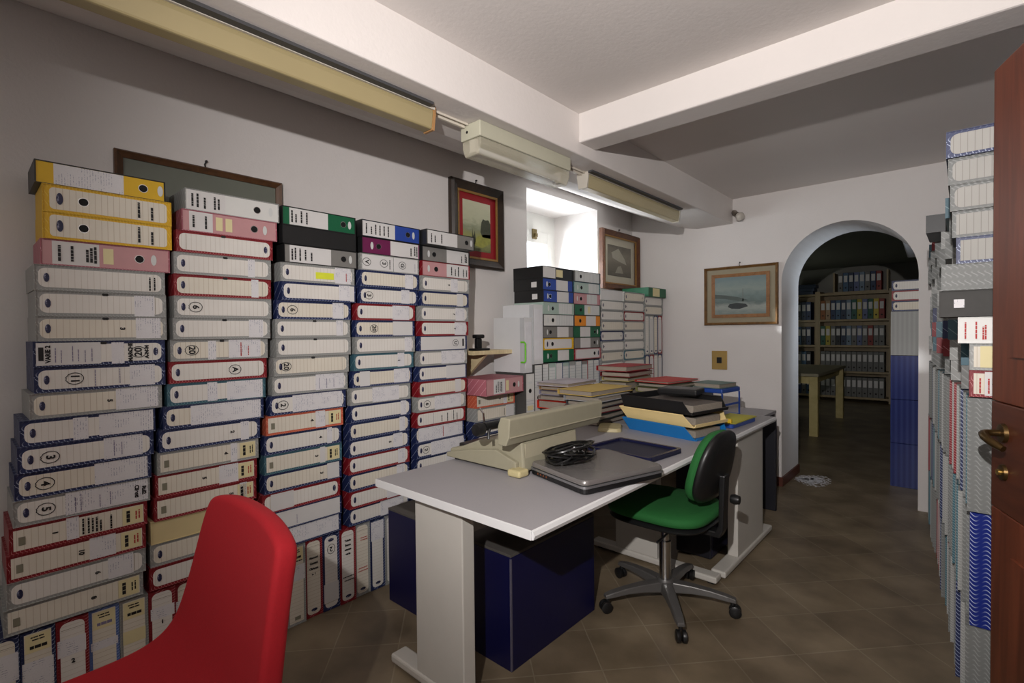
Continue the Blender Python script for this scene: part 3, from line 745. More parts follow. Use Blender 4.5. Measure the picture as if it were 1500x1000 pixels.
da = empty('office_desk', (-1.27, 1.84, 0)); tag(da, 'long light grey desk with panel legs, holding typewriter and laptop', 'desk', 'grey laminate desks')
def shift(o, dx, dy):
    for c in o.children: c.location = (-dx, -dy, 0)
desk_top(da, -1.66, -.892, 1.064, 2.635, .702, .73, ('x1', 'y0'))
tleg_x(da, -1.645, -.915, 1.115, -1.49, -1.235)
tleg_x(da, -1.645, -.915, 2.53, -1.49, -1.235)
ob('modesty_panel', MB().box(-1.50, -1.485, 1.172, 2.528, .47, .68), DLEG, da)
shift(da, -1.27, 1.84)
db = empty('office_desk', (-1.5, 3.05, 0)); tag(db, 'grey return desk at far end carrying folder piles and letter trays', 'desk', 'grey laminate desks')
desk_top(db, -2.06, -.892, 2.642, 3.475, .702, .73, ('x1', 'y1'))
ob('leg_panel', MB().box(-.965, -.91, 2.83, 3.285, .045, .70), DLEG, db, bev=.004)
ob('foot_bar', MB().box(-.975, -.90, 2.61, 3.45, .012, .045), DLEG, db, bev=.008)
for yy in (2.64, 3.38): ob('foot_pad', MB().box(-.95, -.925, yy, yy + .03, 0, .012), BLK, db)
ob('leg_panel', MB().box(-2.04, -1.985, 2.83, 3.285, .0, .70), DLEG, db, bev=.004)
shift(db, -1.5, 3.05)
# things under the desks
NAVY = mat('navy_laminate', (14, 15, 60), 0.38, var=0.12, scale=5)
DUST = mat('dusty_top', (78, 74, 70), 0.85, var=0.2, scale=30)
nv = empty('low_cabinet', (-1.655, 1.665, 0)); tag(nv, 'low wide navy blue cabinet with dusty top under the long desk', 'cabinet')
ob('carcass', MB().box(-.40, .395, -.285, .285, .0, .435), NAVY, nv, bev=.003)
ob('top_board', MB().box(-.40, .395, -.285, .285, .4355, .446), DUST, nv, bev=.001)
ob('corner_edge', MB().box(.389, .3955, -.2855, -.279, .004, .43), mat('worn_edge', (92, 88, 104), 0.5), nv)
DKB = mat('dark_tower', (26, 26, 34), 0.45, var=0.15)
tw = empty('computer_tower', (-1.14, 3.02, 0)); tag(tw, 'dark computer tower standing under the grey return desk', 'computer')
ob('tower_case', MB().box(-.10, .10, -.22, .22, .01, .58), mat('tower_purple_black', (44, 42, 62), 0.45), tw, bev=.006)
ob('front_bezel', MB().box(-.10, .10, -.235, -.2205, .01, .58), DKB, tw, bev=.005)
pb = link('dark_panel', MB().box(-1.30, -.985, 3.86, 3.89, 0.001, .655).mesh('dark_panel', bev=.003), DKB); tag(pb, 'upright dark board standing between return desk and far wall', 'board')
lb = empty('small_console', (-1.62, 4.2, 0)); 
tag(lb, 'low grey side table against far wall behind the desk', 'table')
ob('table_top', MB().box(-.42, .48, -.16, .29, .60, .625), DTOP, lb, bev=.003)
for xx, yy in ((-.40, -.14), (.44, -.14), (-.40, .25), (.44, .25)): ob('leg', MB().box(xx, xx + .035, yy, yy + .035, 0, .6), DKB, lb)

# ------------------------------------------------------------------ typewriter
TB = mat('typewriter_beige', (152, 147, 126), 0.5, var=0.06, scale=40)
TB2 = mat('typewriter_light', (172, 165, 142), 0.5, var=0.05, scale=40)
tpw = empty('typewriter', (-1.45, 1.62, .73)); tag(tpw, 'old beige typewriter with long carriage, seen from behind on desk', 'typewriter')
S = lambda x, y: (x + 1.45, y - 1.62)
pf = [(-.235, .012), (.195, .012), (.186, .127), (.09, .127), (-.04, .11), (-.17, .06), (-.235, .045)]
ob('body', MB().prism(pf, -.165, .20, 'y'), TB, tpw, bev=.008)
ob('back_panel', MB().box(.187, .191, -.15, .185, .02, .12), TB2, tpw)
ob('side_wing', MB().prism([(-.235, .012), (.17, .012), (.17, .05), (.06, .085), (-.1, .06), (-.235, .03)], -.185, -.1655, 'y'), TB, tpw, bev=.004)
cr = ob('carriage', MB().prism([(.150, .129), (.190, .129), (.206, .16), (.212, .228), (.206, .234), (.165, .234), (.150, .2)], -.262, .375, 'y'), TB, tpw, bev=.004)
ob('carriage_ridge', MB().box(.2065, .2095, -.255, .37, .1595, .1635), TB2, cr)
ob('platen', MB().lathe([(.0, -.285), (.017, -.285), (.017, .375), (.0, .375)], 16, (.10, .195), 'y'), BLK, tpw, smooth=True)
ob('platen_knob', MB().lathe([(.0, -.335), (.022, -.333), (.024, -.326), (.024, -.300), (.018, -.296), (.010, -.286), (.0, -.286)], 18, (.105, .19), 'y'), BLK, tpw, smooth=True)
ob('paper_lever', MB().tube([(.09, -.272, .20), (.09, -.277, .245), (.07, -.277, .262)], .004, 8), CHROME, tpw, smooth=True)
ob('release_lever', MB().tube([(.11, -.262, .19), (.115, -.275, .17), (.12, -.28, .15)], .006, 8), BLK, tpw, smooth=True)
for a in ((-.2, -.15), (.16, -.15), (-.2, .16), (.16, .16)): ob('rubber_foot', MB().lathe([(0, 0), (.014, 0), (.014, .012), (0, .012)], 12, a), BLK, tpw)
ob('corner_foot', MB().box(.15, .215, -.215, -.155, .001, .03), mat('yellowed_plastic', (188, 176, 132), 0.45), tpw, bev=.010, seg=3)
ob('keyboard', MB().box(-.215, -.10, -.13, .165, .045, .066), BLK, tpw, bev=.006)

# ------------------------------------------------------------------ laptops
GUN = mat('laptop_gunmetal', (132, 128, 126), 0.25, 0.45, var=0.06, scale=8)
SILV = mat('laptop_silver', (150, 150, 152), 0.3, 0.7, var=0.04)
def slab(w, l, z0, z1, r=.02, taper=0.0):
    p = rrect(-w/2, w/2, -l/2, l/2, r, 5); q = rrect(-w/2 + taper, w/2 - taper, -l/2 + taper, l/2 - taper, r, 5)
    return MB().loft([[(a, b, z0) for a, b in p], [(a, b, (z0 + z1)/2) for a, b in p], [(a, b, z1) for a, b in q]])
lp = empty('laptop', (-1.045, 1.632, .73), math.radians(-16)); tag(lp, 'closed glossy grey laptop with silver rim under black cable coil', 'laptop')
W_, L_ = .325, .39
ob('base', slab(W_, L_, .004, .0215, .022), BLK, lp, bev=.002)
ob('silver_rim', slab(W_ + .006, L_ + .006, .022, .030, .024), SILV, lp)
ob('lid', slab(W_ + .002, L_ + .002, .0335, .049, .026, .004), GUN, lp, smooth=True)
ob('rubber_foot', MB().box(-.13, -.11, -.16, -.14, 0, .004).box(.11, .13, .14, .16, 0, .004), BLK, lp)
for i in range(4): ob('audio_jack', MB().lathe([(0, -.2005), (.004, -.2005), (.004, -.1995), (0, -.1995)], 10, (-.10 + .018 * i, .016), 'y'), mat('jack_copper', (150, 90, 60), .4, .6), lp)
cc = empty('power_cable', (-1.145, 1.60, .779)); tag(cc, 'tangled coil of black power cable lying on the laptop', 'cable')
rnd = random.Random(3); pts = []
for i in range(150):
    a = i * .33; r = .082 + .022 * math.sin(i * .37) + rnd.uniform(-.006, .006)
    pts.append((r * math.cos(a) * .85, r * math.sin(a) * 1.15, .012 + .030 * (1 + math.sin(i * .23 + 1)) * (0.5 + .5 * math.cos(a * .5) ** 2)))
ob('cable', MB().tube(pts, .0048, 6), mat('cable_rubber', (14, 14, 15), 0.3), cc, smooth=True)
ob('adapter_brick', MB().box(-.03, .03, -.06, .055, .001, .032), BLK, cc, bev=.006)
ob('loose_loop', MB().tube([(.02 + .05 * math.sin(t * .3), -.09 - .035 * math.cos(t * .3), .012 + .035 * abs(math.sin(t * .15))) for t in range(22)], .0035, 6), BLK, cc, smooth=True)
ob('cable_tie', MB().tube([(.045 + .012 * math.cos(t * .7), -.045 + .004 * t, .055 + .012 * math.sin(t * .7)) for t in range(9)], .003, 6), mat('white_tie', (210, 210, 210), 0.4), cc, smooth=True)
wr = empty('wrist_lead', (-1.30, 1.90, .73)); tag(wr, 'short brown lead lying between typewriter and navy tray', 'cable')
ob('lead', MB().tube([(-.05, -.02, .006), (-.03, .01, .012), (0, .015, .02), (.03, .0, .014), (.045, .02, .006)], .006, 8), mat('brown_lead', (70, 36, 26), 0.5), wr, smooth=True)
# navy tray / desk mat
dm = empty('desk_tray', (-1.125, 2.075, .73), math.radians(-6)); tag(dm, 'shallow dark navy plastic tray lying behind the laptop', 'tray')
NVP = mat('navy_plastic', (26, 28, 58), 0.25, var=0.1)
ob('tray_base', slab(.34, .27, .001, .010, .02), mat('navy_tray_floor', (22, 24, 50), .55), dm)
ob('tray_rim', MB().loft([[(a, b, .0105) for a, b in rrect(-.17, .17, -.135, .135, .02)], [(a, b, .022) for a, b in rrect(-.17, .17, -.135, .135, .02)], [(a, b, .022) for a, b in rrect(-.155, .155, -.12, .12, .015)], [(a, b, .0105) for a, b in rrect(-.155, .155, -.12, .12, .015)]], cap=False, closed=True), NVP, dm)
# beige slab behind typewriter
bs = link('plastic_cover', slab(.13, .19, .0005, .02, .03, .006).mesh('plastic_cover', smooth=True), mat('beige_slab', (176, 164, 124), 0.5), loc=(-1.485, 2.47, .73), rot=(0, 0, .5)); tag(bs, 'flat beige plastic cover lying behind the typewriter', 'cover')

# ------------------------------------------------------------------ letter trays
def letter_tray(root_loc, rz, name, label, m, w, l, h, paper=None, flare=.028, grp='stacked letter trays'):
    t = empty(name, root_loc, rz); tag(t, label, 'letter tray', grp)
    # floor, back wall and two raked side walls; the +x end is open but for a low lip
    e = w/2; f = flare; c = .055; th = .004; mb = MB()
    def wall(a, b, c_, d):
        n = (Vector(b) - Vector(a)).cross(Vector(d) - Vector(a)).normalized() * th
        q = [Vector(p) for p in (a, b, c_, d)]
        mb.loft([[tuple(p) for p in q], [tuple(p + n) for p in q]])
    yb, yt = l/2 - f, l/2
    mb.loft([[(-e + f, -yb, 0), (e - .012, -yb, 0), (e - .012, yb, 0), (-e + f, yb, 0)], [(-e + f, -yb, th), (e - .012, -yb, th), (e - .012, yb, th), (-e + f, yb, th)]])
    wall((-e + f, -yb, 0), (e - .012, -yb, 0), (e - c, -yt, h), (-e, -yt, h))
    wall((e - .012, yb, 0), (-e + f, yb, 0), (-e, yt, h), (e - c, yt, h))
    wall((-e + f, yb, 0), (-e + f, -yb, 0), (-e, -yt, h), (-e, yt, h))
    wall((e - .012, -yb, 0), (e - .012, yb, 0), (e - .006, yb, .016), (e - .006, -yb, .016))
    ob('tray_shell', mb, m, t)
    ob('rim_lip', MB().tube([(e - c, -yt - .002, h), (-e, -yt - .002, h), (-e - .002, -yt, h), (-e - .002, yt, h), (-e, yt + .002, h), (e - c, yt + .002, h)], .004, 6), m, t)
    return t
TR_Y = math.radians(-12)
TBL = mat('tray_blue', (22, 112, 180), 0.35, var=0.06); TCR = mat('tray_cream', (238, 212, 150), 0.4, var=0.05); TBK = mat('tray_black', (24, 24, 25), 0.35, var=0.1)
tc_ = (-1.175, 2.645)
letter_tray((tc_[0], tc_[1], .731), TR_Y, 'letter_tray', 'bright blue letter tray at the bottom of tray stack', TBL, .46, .34, .064)
letter_tray((tc_[0] - .01, tc_[1], .797), TR_Y, 'letter_tray', 'cream letter tray in the middle of tray stack', TCR, .47, .35, .06, flare=.03)
bt = letter_tray((tc_[0] - .01, tc_[1], .860), TR_Y, 'letter_tray', 'black letter tray on top of tray stack', TBK, .46, .34, .062, flare=.012)
for z, nm in ((.737, 'blue'), (.803, 'cream')):
    q = link('paper_stack', MB().box(-.17, .195, -.11, .11, 0, .034).mesh('paper_stack', bev=.001), ruled('paper_edges', (164, 154, 140), (100, 92, 86), .004, .3, axis=2), loc=(tc_[0], tc_[1], z), rot=(0, 0, TR_Y)); tag(q, f'stack of loose papers inside the {nm} letter tray', 'papers', 'papers in the letter trays')
q = link('paper_stack', MB().box(-.18, .195, -.13, .13, 0, .036).mesh('paper_stack', bev=.001), MATS['paper_edges'], loc=(tc_[0], tc_[1], .866), rot=(0, 0, TR_Y)); tag(q, 'stack of loose papers inside the black letter tray', 'papers', 'papers in the letter trays')
hb = link('zip_case', MB().box(-.10, .12, -.08, .08, 0, .036).mesh('zip_case', bev=.010), TBK, loc=(-1.20, 2.745, .9245), rot=(0, 0, .1)); tag(hb, 'black zipped case lying on top of the black letter tray', 'case')

# folders
def folder(x, y, z, w, l, h, col, label, rz=0.0, name='paper_folder', papers=True, open_=.0, grp='paper folders piled on the return desk'):
    t = empty(name, (x, y, z), rz); tag(t, label, 'folder', grp)
    m = mat('folder_%d_%d_%d' % col, col, 0.6, var=0.08, scale=25)
    ob('lower_cover', MB().box(-w/2, w/2, -l/2, l/2, 0, .003), m, t)
    if papers and h > .012: ob('papers', MB().box(-w/2 + .01, w/2 - .008, -l/2 + .008, l/2 - .008, .0035, h - .0035), MATS['paper_edges'], t)
    # upper cover, gently bowed
    rows = 5; vs = []; fs = []
    for i in range(rows + 1):
        for j in range(rows + 1):
            u, v = i / rows, j / rows
            vs.append((-w/2 + w * u, -l/2 + l * v, h - .0025 + .006 * math.sin(PI * u) * math.sin(PI * v) + open_ * u * u))
    n = rows + 1
    for i in range(rows):
        for j in range(rows): fs.append((i*n + j, (i+1)*n + j, (i+1)*n + j + 1, i*n + j + 1))
    ob('upper_cover', MB().add(vs, fs), m, t)
    ob('spine_fold', MB().box(-w/2 - .002, -w/2, -l/2, l/2, 0, h - .001), m, t)
    return t
def pile(x, y, z, items, where, jit=.012):
    rnd = random.Random(int(abs(x * 1000)))
    for i, (w, l, h, col, nm, rz) in enumerate(items):
        p = 'bottom' if i == 0 else ('top' if i == len(items) - 1 else ORF[i] + ' from bottom')
        folder(x + rnd.uniform(-jit, jit), y + rnd.uniform(-jit, jit), z, w, l, h, col, f'{nm} folder, {p} of {where}', rz)
        z += h + .0065
    return z
D0 = .7312
pile(-1.955, 2.71, D0, [(.22, .32, .03, (92, 60, 52), 'brown', .1), (.22, .33, .018, (80, 78, 84), 'dark grey', .05), (.22, .33, .05, (226, 52, 26), 'bright orange-red', .04), (.22, .33, .024, (170, 158, 150), 'grey-beige', .1),
      (.22, .33, .026, (156, 152, 172), 'lilac grey', 0), (.22, .33, .02, (176, 140, 100), 'tan', .08), (.24, .37, .022, (206, 198, 206), 'pale lilac', .06)], 'left folder pile behind typewriter')
pile(-1.69, 2.655, D0, [(.24, .33, .03, (60, 44, 48), 'dark brown', 0), (.25, .33, .03, (50, 62, 60), 'dark green', .05), (.25, .33, .03, (118, 40, 50), 'maroon', -.05), (.25, .34, .026, (84, 84, 88), 'charcoal', .03),
      (.25, .36, .028, (172, 174, 178), 'pale grey', .0), (.25, .44, .03, (214, 184, 104), 'yellow', -.05)], 'middle folder pile behind letter trays')
pile(-1.74, 3.11, D0, [(.2, .33, .05, (110, 104, 96), 'grey', 0), (.2, .33, .05, (120, 112, 92), 'khaki', 0), (.2, .33, .05, (70, 60, 60), 'dark', 0), (.2, .34, .045, (150, 140, 110), 'sand', 0), (.2, .34, .022, (196, 180, 120), 'straw yellow', .0),
      (.22, .36, .03, (120, 30, 38), 'dark red', .03), (.23, .38, .034, (166, 46, 52), 'red', .0)], 'back folder pile crowned with red')
pile(-1.45, 3.12, D0, [(.24, .3, .05, (96, 88, 80), 'taupe', 0), (.24, .3, .05, (150, 134, 128), 'rose grey', 0), (.24, .3, .04, (140, 140, 110), 'grey-green', .05), (.25, .32, .03, (150, 148, 92), 'olive', -.05), (.26, .33, .02, (96, 100, 80), 'dark olive', -.1), (.25, .36, .014, (186, 62, 56), 'faded red', -.15)], 'right folder pile behind letter trays')
# blue wire-edged tray rack at the far right of the desk
rk = empty('tray_rack', (-1.20, 3.31, D0), math.radians(-8)); tag(rk, 'blue and clear two-tier tray rack by the far wall end', 'tray rack')
BLP = mat('rack_blue', (34, 70, 150), 0.35, var=0.08)
ob('upper_tier', MB().box(-.10, .10, -.11, .13, .155, .185), BLP, rk, bev=.008)
ob('lower_tier', MB().box(-.10, .10, -.11, .13, .004, .012), BLP, rk, bev=.003)
for a in ((-.095, -.105), (.09, -.105), (-.095, .12), (.09, .12)): ob('rack_post', MB().box(a[0], a[0] + .008, a[1], a[1] + .008, .012, .155), BLP, rk)
ob('front_bar', MB().box(.091, .098, -.096, .119, .075, .087), BLP, rk)
ob('clear_side', MB().box(-.092, -.088, -.096, .118, .0125, .154), mat('clear_plastic', (170, 176, 180), 0.15), rk)
folder(-1.21, 3.31, D0 + .187, .20, .23, .028, (112, 132, 126), 'grey-green folder lying on the blue tray rack', -.15, grp='loose folders at the right end')
bw = empty('document_wallet', (-1.02, 3.07, D0), math.radians(-4)); tag(bw, 'blue zip document wallet under the yellow folder', 'wallet')
ob('wallet_body', slab(.15, .34, .0005, .022, .02), BLP, bw, bev=.002)
folder(-1.02, 3.09, D0 + .0235, .155, .34, .008, (198, 190, 70), 'acid yellow folder lying on the blue wallet', -.04, papers=False, grp='loose folders at the right end')
tp = empty('tape_roll', (-.99, 2.925, D0 + .022)); tag(tp, 'tiny yellow tape dispenser beside the tray stack', 'tape dispenser')
tp.location.z = D0 + .024
ob('tape_body', MB().box(-.018, .018, -.012, .012, 0, .026), mat('signal_yellow', (226, 186, 40), 0.4), tp, bev=.006)

# ------------------------------------------------------------------ green swivel chair
GREEN = mat('green_fabric', (26, 96, 40), 0.85, var=0.14, scale=120, bump=0.15, bscale=600)
CH = empty('swivel_chair', (-1.04, 2.215, 0)); tag(CH, 'green upholstered swivel chair with black back shell and star base', 'office chair')
def sq(n, ax, ay, p=3.2):
    out = []
    for i in range(n):
        a = 2 * PI * i / n; c_, s_ = math.cos(a), math.sin(a)
        out.append((ax * math.copysign(abs(c_) ** (2/p), c_), ay * math.copysign(abs(s_) ** (2/p), s_)))
    return out
def cushion(ax, ay, z0, z1, crown=.012, n=40, p=3.4):
    rings = []
    for f, z in ((.9, z0), (.985, z0 + .008), (1.0, z0 + (z1 - z0) * .5), (.985, z1 - .012), (.94, z1 - .003), (.8, z1 + crown * .5), (.5, z1 + crown), (.15, z1 + crown)):
        rings.append([(a * f, b * f, z) for a, b in sq(n, ax, ay, p)])
    return MB().loft(rings)
ob('seat_cushion', cushion(.235, .225, .445, .492), GREEN, CH, smooth='all', loc=(0, 0, 0))
ob('seat_pan', cushion(.228, .218, .415, .4445, 0), BLK, CH, smooth=True)
ob('mechanism', MB().box(-.09, .13, -.06, .06, .375, .4145), BLK, CH, bev=.008)
ob('adjust_lever', MB().tube([(.06, -.06, .385), (.07, -.2, .38), (.075, -.235, .385)], .005, 8), BLK, CH, smooth=True)
ob('gas_column', MB().lathe([(0, .09), (.027, .09), (.027, .30), (.018, .302), (.018, .375), (0, .375)], 20), CHROME, CH, smooth=True)
ob('hub', MB().lathe([(0, .065), (.042, .065), (.045, .10), (.034, .125), (0, .125)], 20), mat('base_grey', (96, 94, 92), 0.4, 0.3), CH, smooth=True)
for k in range(5):
    a = math.radians(-53 + 72 * k); ca_, sa_ = math.cos(a), math.sin(a)
    def R(x, y, z): return (x * ca_ - y * sa_, x * sa_ + y * ca_, z)
    rings = []
    for x, w, z0, z1 in ((.035, .030, .07, .115), (.12, .026, .078, .112), (.2, .023, .078, .104), (.27, .021, .070, .092), (.305, .017, .066, .082)):
        rings.append([R(x, -w, z0), R(x, w, z0), R(x, w * .8, z1), R(x, -w * .8, z1)])
    ob('base_arm', MB().loft(rings), MATS['base_grey'], CH, bev=.004)
    cs = ob('caster', MB().tube([R(.29, 0, .067), R(.29, 0, .052)], .009, 8), BLK, CH)
    for sgn in (-1, 1):
        rr = []
        for off, rad in ((.004, .024), (.008, .026), (.019, .026), (.023, .018)):
            rr.append([R(.30 + rad * math.cos(2*PI*i/16), sgn * off, .0265 + rad * math.sin(2*PI*i/16)) for i in range(16)])
        ob('wheel', MB().loft(rr), BLK, cs, smooth=True)
# backrest
def back_ring(f, off, n=40, hw=.168, hh=.155):
    out = []
    for yy, zz in sq(n, hw, hh, 2.7):
        yy *= f * (1 - .12 * (zz / hh)); zz *= f
        cv = .35 * yy * yy
        out.append((.215 - cv + .22 * (zz + .1) + off, yy, .695 + zz))
    return out
BK = empty('backrest', (0, 0, 0)); BK.parent = CH; BK.rotation_euler = (0, 0, math.radians(-3))
ob('back_pad', MB().loft([back_ring(.98, 0), back_ring(1.0, -.014), back_ring(.97, -.034), back_ring(.8, -.044), back_ring(.3, -.046)]), GREEN, BK, smooth='all')
ob('back_shell', MB().loft([back_ring(.99, .001), back_ring(1.015, .010), back_ring(.96, .026), back_ring(.75, .036), back_ring(.3, .038)]), BLK, BK, smooth='all')
ob('back_bracket', MB().prism([(.08, .385), (.26, .385), (.275, .42), (.285, .66), (.258, .66), (.255, .44), (.24, .412), (.08, .412)], -.03, .03, 'y'), BLK, CH, bev=.006)
ob('back_knob', MB().lathe([(0, .30), (.018, .30), (.022, .315), (.018, .335), (0, .335)], 14, (0, .56), 'x'), BLK, CH, smooth=True)

# ------------------------------------------------------------------ red chair
REDF = mat('red_fabric', (168, 14, 28), 0.85, var=0.12, scale=200, bump=0.15, bscale=700)
RC = empty('red_chair', (-1.24, .24, 0), math.radians(-2)); tag(RC, 'red upholstered shell chair in the foreground, its back to the wall', 'chair')
prof = [(-.24, .435), (-.20, .442), (-.1, .440), (0, .442), (.07, .455), (.125, .49), (.16, .545), (.178, .62), (.195, .70), (.213, .79), (.226, .86), (.230, .882)]
wid = [.30, .31, .315, .315, .31, .298, .285, .268, .252, .241, .233, .218]
nx = 12; T_ = .048
def shell_pts(off):
    g = []
    for k, ((py, pz), w) in enumerate(zip(prof, wid)):
        a = prof[max(k-1, 0)]; b = prof[min(k+1, len(prof)-1)]
        ty, tz = b[0]-a[0], b[1]-a[1]; l = math.hypot(ty, tz); ny, nz = -tz/l, ty/l
        row = []
        for i in range(nx + 1):
            u = -1 + 2 * i / nx
            dish = .02 * (u * u)
            row.append((u * w, py + ny * (off + dish), pz + nz * (off + dish) - (.024 * abs(u) ** 3 if k >= len(prof) - 2 else 0)))
        g.append(row)
    return g
top, bot = shell_pts(T_/2), shell_pts(-T_/2)
mb = MB(); vs = [p for r in top for p in r] + [p for r in bot for p in r]; n1 = nx + 1; m1 = len(prof); off = n1 * m1; fs = []
for k in range(m1 - 1):
    for i in range(nx):
        a = k * n1 + i
        fs.append((a, a + 1, a + n1 + 1, a + n1)); fs.append((off + a, off + a + n1, off + a + n1 + 1, off + a + 1))
for k in range(m1 - 1):
    for i in (0, nx):
        a = k * n1 + i; fs.append((a, a + n1, off + a + n1, off + a))
for k in (0, m1 - 1):
    for i in range(nx):
        a = k * n1 + i; fs.append((a, a + 1, off + a + 1, off + a))
me = mb.add(vs, fs).mesh('upholstered_shell', bev=.016, seg=3, angle=55, smooth='all')
sh_ = link('upholstered_shell', me, REDF, RC)
md = sh_.modifiers.new('sub', 'SUBSURF'); md.levels = 1; md.render_levels = 2
CHRM = mat('chair_steel', (150, 150, 152), 0.3, 0.9)
ob('seat_frame', MB().tube([(-.2, -.2, .405), (.2, -.2, .405), (.2, .06, .405), (-.2, .06, .405)], .011, 8, closed=True), CHRM, RC, smooth=True)
for a in ((-.2, -.2, -.22, -.23), (.2, -.2, .22, -.23), (-.2, .06, -.22, .12), (.2, .06, .22, .12)):
    ob('leg', MB().tube([(a[0], a[1], .405), (a[2], a[3], .004)], .011, 8), CHRM, RC, smooth=True)

# ------------------------------------------------------------------ pictures
def picture(T, w, h, fr, matc, mw, art, label, depth=.03, fw=.035, art_frame=None, shapes=(), nail=True, inner=None):
    t = bpy.data.objects.new('framed_picture', None); C.objects.link(t); t.matrix_basis = T; t.empty_display_size = .05
    tag(t, label, 'picture')
    def rc(i, y): return [(i, y, i), (w - i, y, i), (w - i, y, h - i), (i, y, h - i)]
    ob('frame', MB().loft([rc(0, 0), rc(0, -depth * .7), rc(fw * .25, -depth), rc(fw * .55, -depth * .8), rc(fw, -depth * .55), rc(fw, 0)], cap=False, closed=True), fr, t)
    if inner: ob('gilt_fillet', MB().loft([rc(fw * .98, -depth * .5), rc(fw * .98, -depth * .62), rc(fw * 1.22, -depth * .55), rc(fw * 1.22, -depth * .45)], cap=False, closed=True), inner, t)
    ob('mount', MB().box(fw, w - fw, -.008, -.004, fw, h - fw), matc, t)
    if art:
        a0 = fw + mw
        if art_frame:
            def r2(i, y): return [(i, y, i), (w - i, y, i), (w - i, y, h - i), (i, y, h - i)]
            ob('inner_frame', MB().loft([r2(a0 - .028, -.008), r2(a0 - .028, -.016), r2(a0, -.012), r2(a0, -.008)], cap=False, closed=True), art_frame, t)
        pt = ob('painting', MB().box(a0, w - a0, -.0105, -.0082, a0, h - a0), art, t)
        for nm, poly, m in shapes:
            ob(nm, MB().add([(a0 + u * (w - 2*a0), -.0110, a0 + v * (h - 2*a0)) for u, v in poly], [tuple(range(len(poly)))]), m, pt)
    if nail: ob('hanging_hook', MB().tube([(w/2, -.004, h - .005), (w/2 - .006, -.008, h + .014), (w/2, -.012, h + .028)], .003, 6).box(w/2 - .003, w/2 + .003, -.016, 0, h + .024, h + .032), INK, t)
    return t
FRB = wood('frame_brown', (70, 46, 28), (98, 66, 40), (20, 20, 20)); FRD = wood('frame_dark', (34, 24, 18), (52, 38, 26), (20, 20, 20))
GILT = mat('gilt', (150, 112, 56), 0.4, 0.4, var=0.2, scale=60)
W_T = lambda y, z, x=WX + .002: Matrix.Translation((x, y, z)) @ Matrix.Rotation(PI / 2, 4, 'Z')
picture(W_T(.425, 1.56), .64, .445, FRB, mat('grey_green_board', (112, 116, 106), 0.35, var=0.05), 0, None, 'brown framed plain grey-green picture behind the leftmost tall stacks', fw=.028)
tree_d = mat('paint_tree', (62, 66, 48), 0.5, var=0.35, scale=60); tree_y = mat('paint_meadow', (150, 150, 70), 0.5, var=0.35, scale=50)
picture(W_T(2.125, 1.715), .485, .56, FRD, mat('crimson_mount', (150, 28, 36), 0.6, var=0.04), .055,
        ramp_art('landscape_art', [(0, (90, 96, 60)), (.3, (150, 150, 90)), (.45, (140, 146, 118)), (.6, (186, 188, 158)), (1, (206, 206, 176))], 16, .3, .1, .36),
        'dark framed hill landscape with red mount, left of the window', fw=.06, depth=.045, inner=GILT,
        shapes=(('painted_crag', [(.62, .4), (.66, .6), (.72, .68), (.8, .66), (.92, .68), (1, .6), (1, .3), (.7, .3)], tree_d), ('painted_field', [(.35, .12), (.5, .3), (.75, .36), (1, .38), (1, .2), (.7, .08)], tree_y), ('painted_reeds', [(.3, .12), (.33, .46), (.36, .3), (.42, .42), (.45, .2), (.4, .1)], tree_d)))
picture(W_T(3.82, 1.665, WX + .055), .67, .53, wood('frame_chestnut', (74, 42, 24), (104, 64, 38), (20, 20, 20)), mat('ivory_mount', (190, 184, 166), 0.6, var=0.03), .075,
        ramp_art('sepia_art', [(0, (84, 80, 70)), (.35, (110, 104, 90)), (.6, (128, 122, 108)), (1, (96, 90, 80))], 9, .5, .12, .3),
        'chestnut framed sepia print with ivory mount, right of the window', fw=.05, depth=.05, inner=GILT,
        shapes=(('painted_sail', [(.15, .75), (.45, .92), (.72, .6), (.8, .42), (.45, .5), (.2, .58)], mat('paint_pale', (170, 166, 150), .5, var=.1)), ('painted_shape', [(.3, .1), (.42, .32), (.55, .36), (.66, .12)], mat('paint_pale2', (150, 146, 132), .5, var=.15))))
FRO = wood('frame_ochre', (96, 66, 32), (130, 94, 50), (20, 20, 20))
picture(Matrix.Translation((-1.73, FY - .002, 1.328)), .602, .505, FRO, mat('taupe_mount', (146, 136, 112), 0.6, var=0.04), .07,
        ramp_art('seascape_art', [(0, (120, 132, 128)), (.18, (150, 156, 150)), (.34, (96, 110, 108)), (.5, (112, 128, 126)), (.7, (134, 146, 140)), (1, (112, 130, 132))], 12, .35, .1, .3),
        'ochre framed seascape with boats on far wall beside the arch', fw=.022, depth=.03, art_frame=wood('inner_frame_tan', (126, 84, 44), (150, 104, 60), (20, 20, 20)),
        shapes=(('painted_boats', [(.26, .2), (.3, .28), (.45, .3), (.62, .27), (.66, .2), (.5, .14), (.34, .15)], mat('paint_dark_hull', (44, 50, 52), .5, var=.3)), ('painted_shore', [(0, .55), (.2, .52), (.45, .46), (.68, .36), (.5, .34), (.2, .42), (0, .44)], mat('paint_shore', (78, 88, 84), .5, var=.3)), ('painted_mast', [(.55, .34), (.555, .68), (.565, .68), (.575, .34)], mat('paint_mast', (110, 116, 112), .5))))
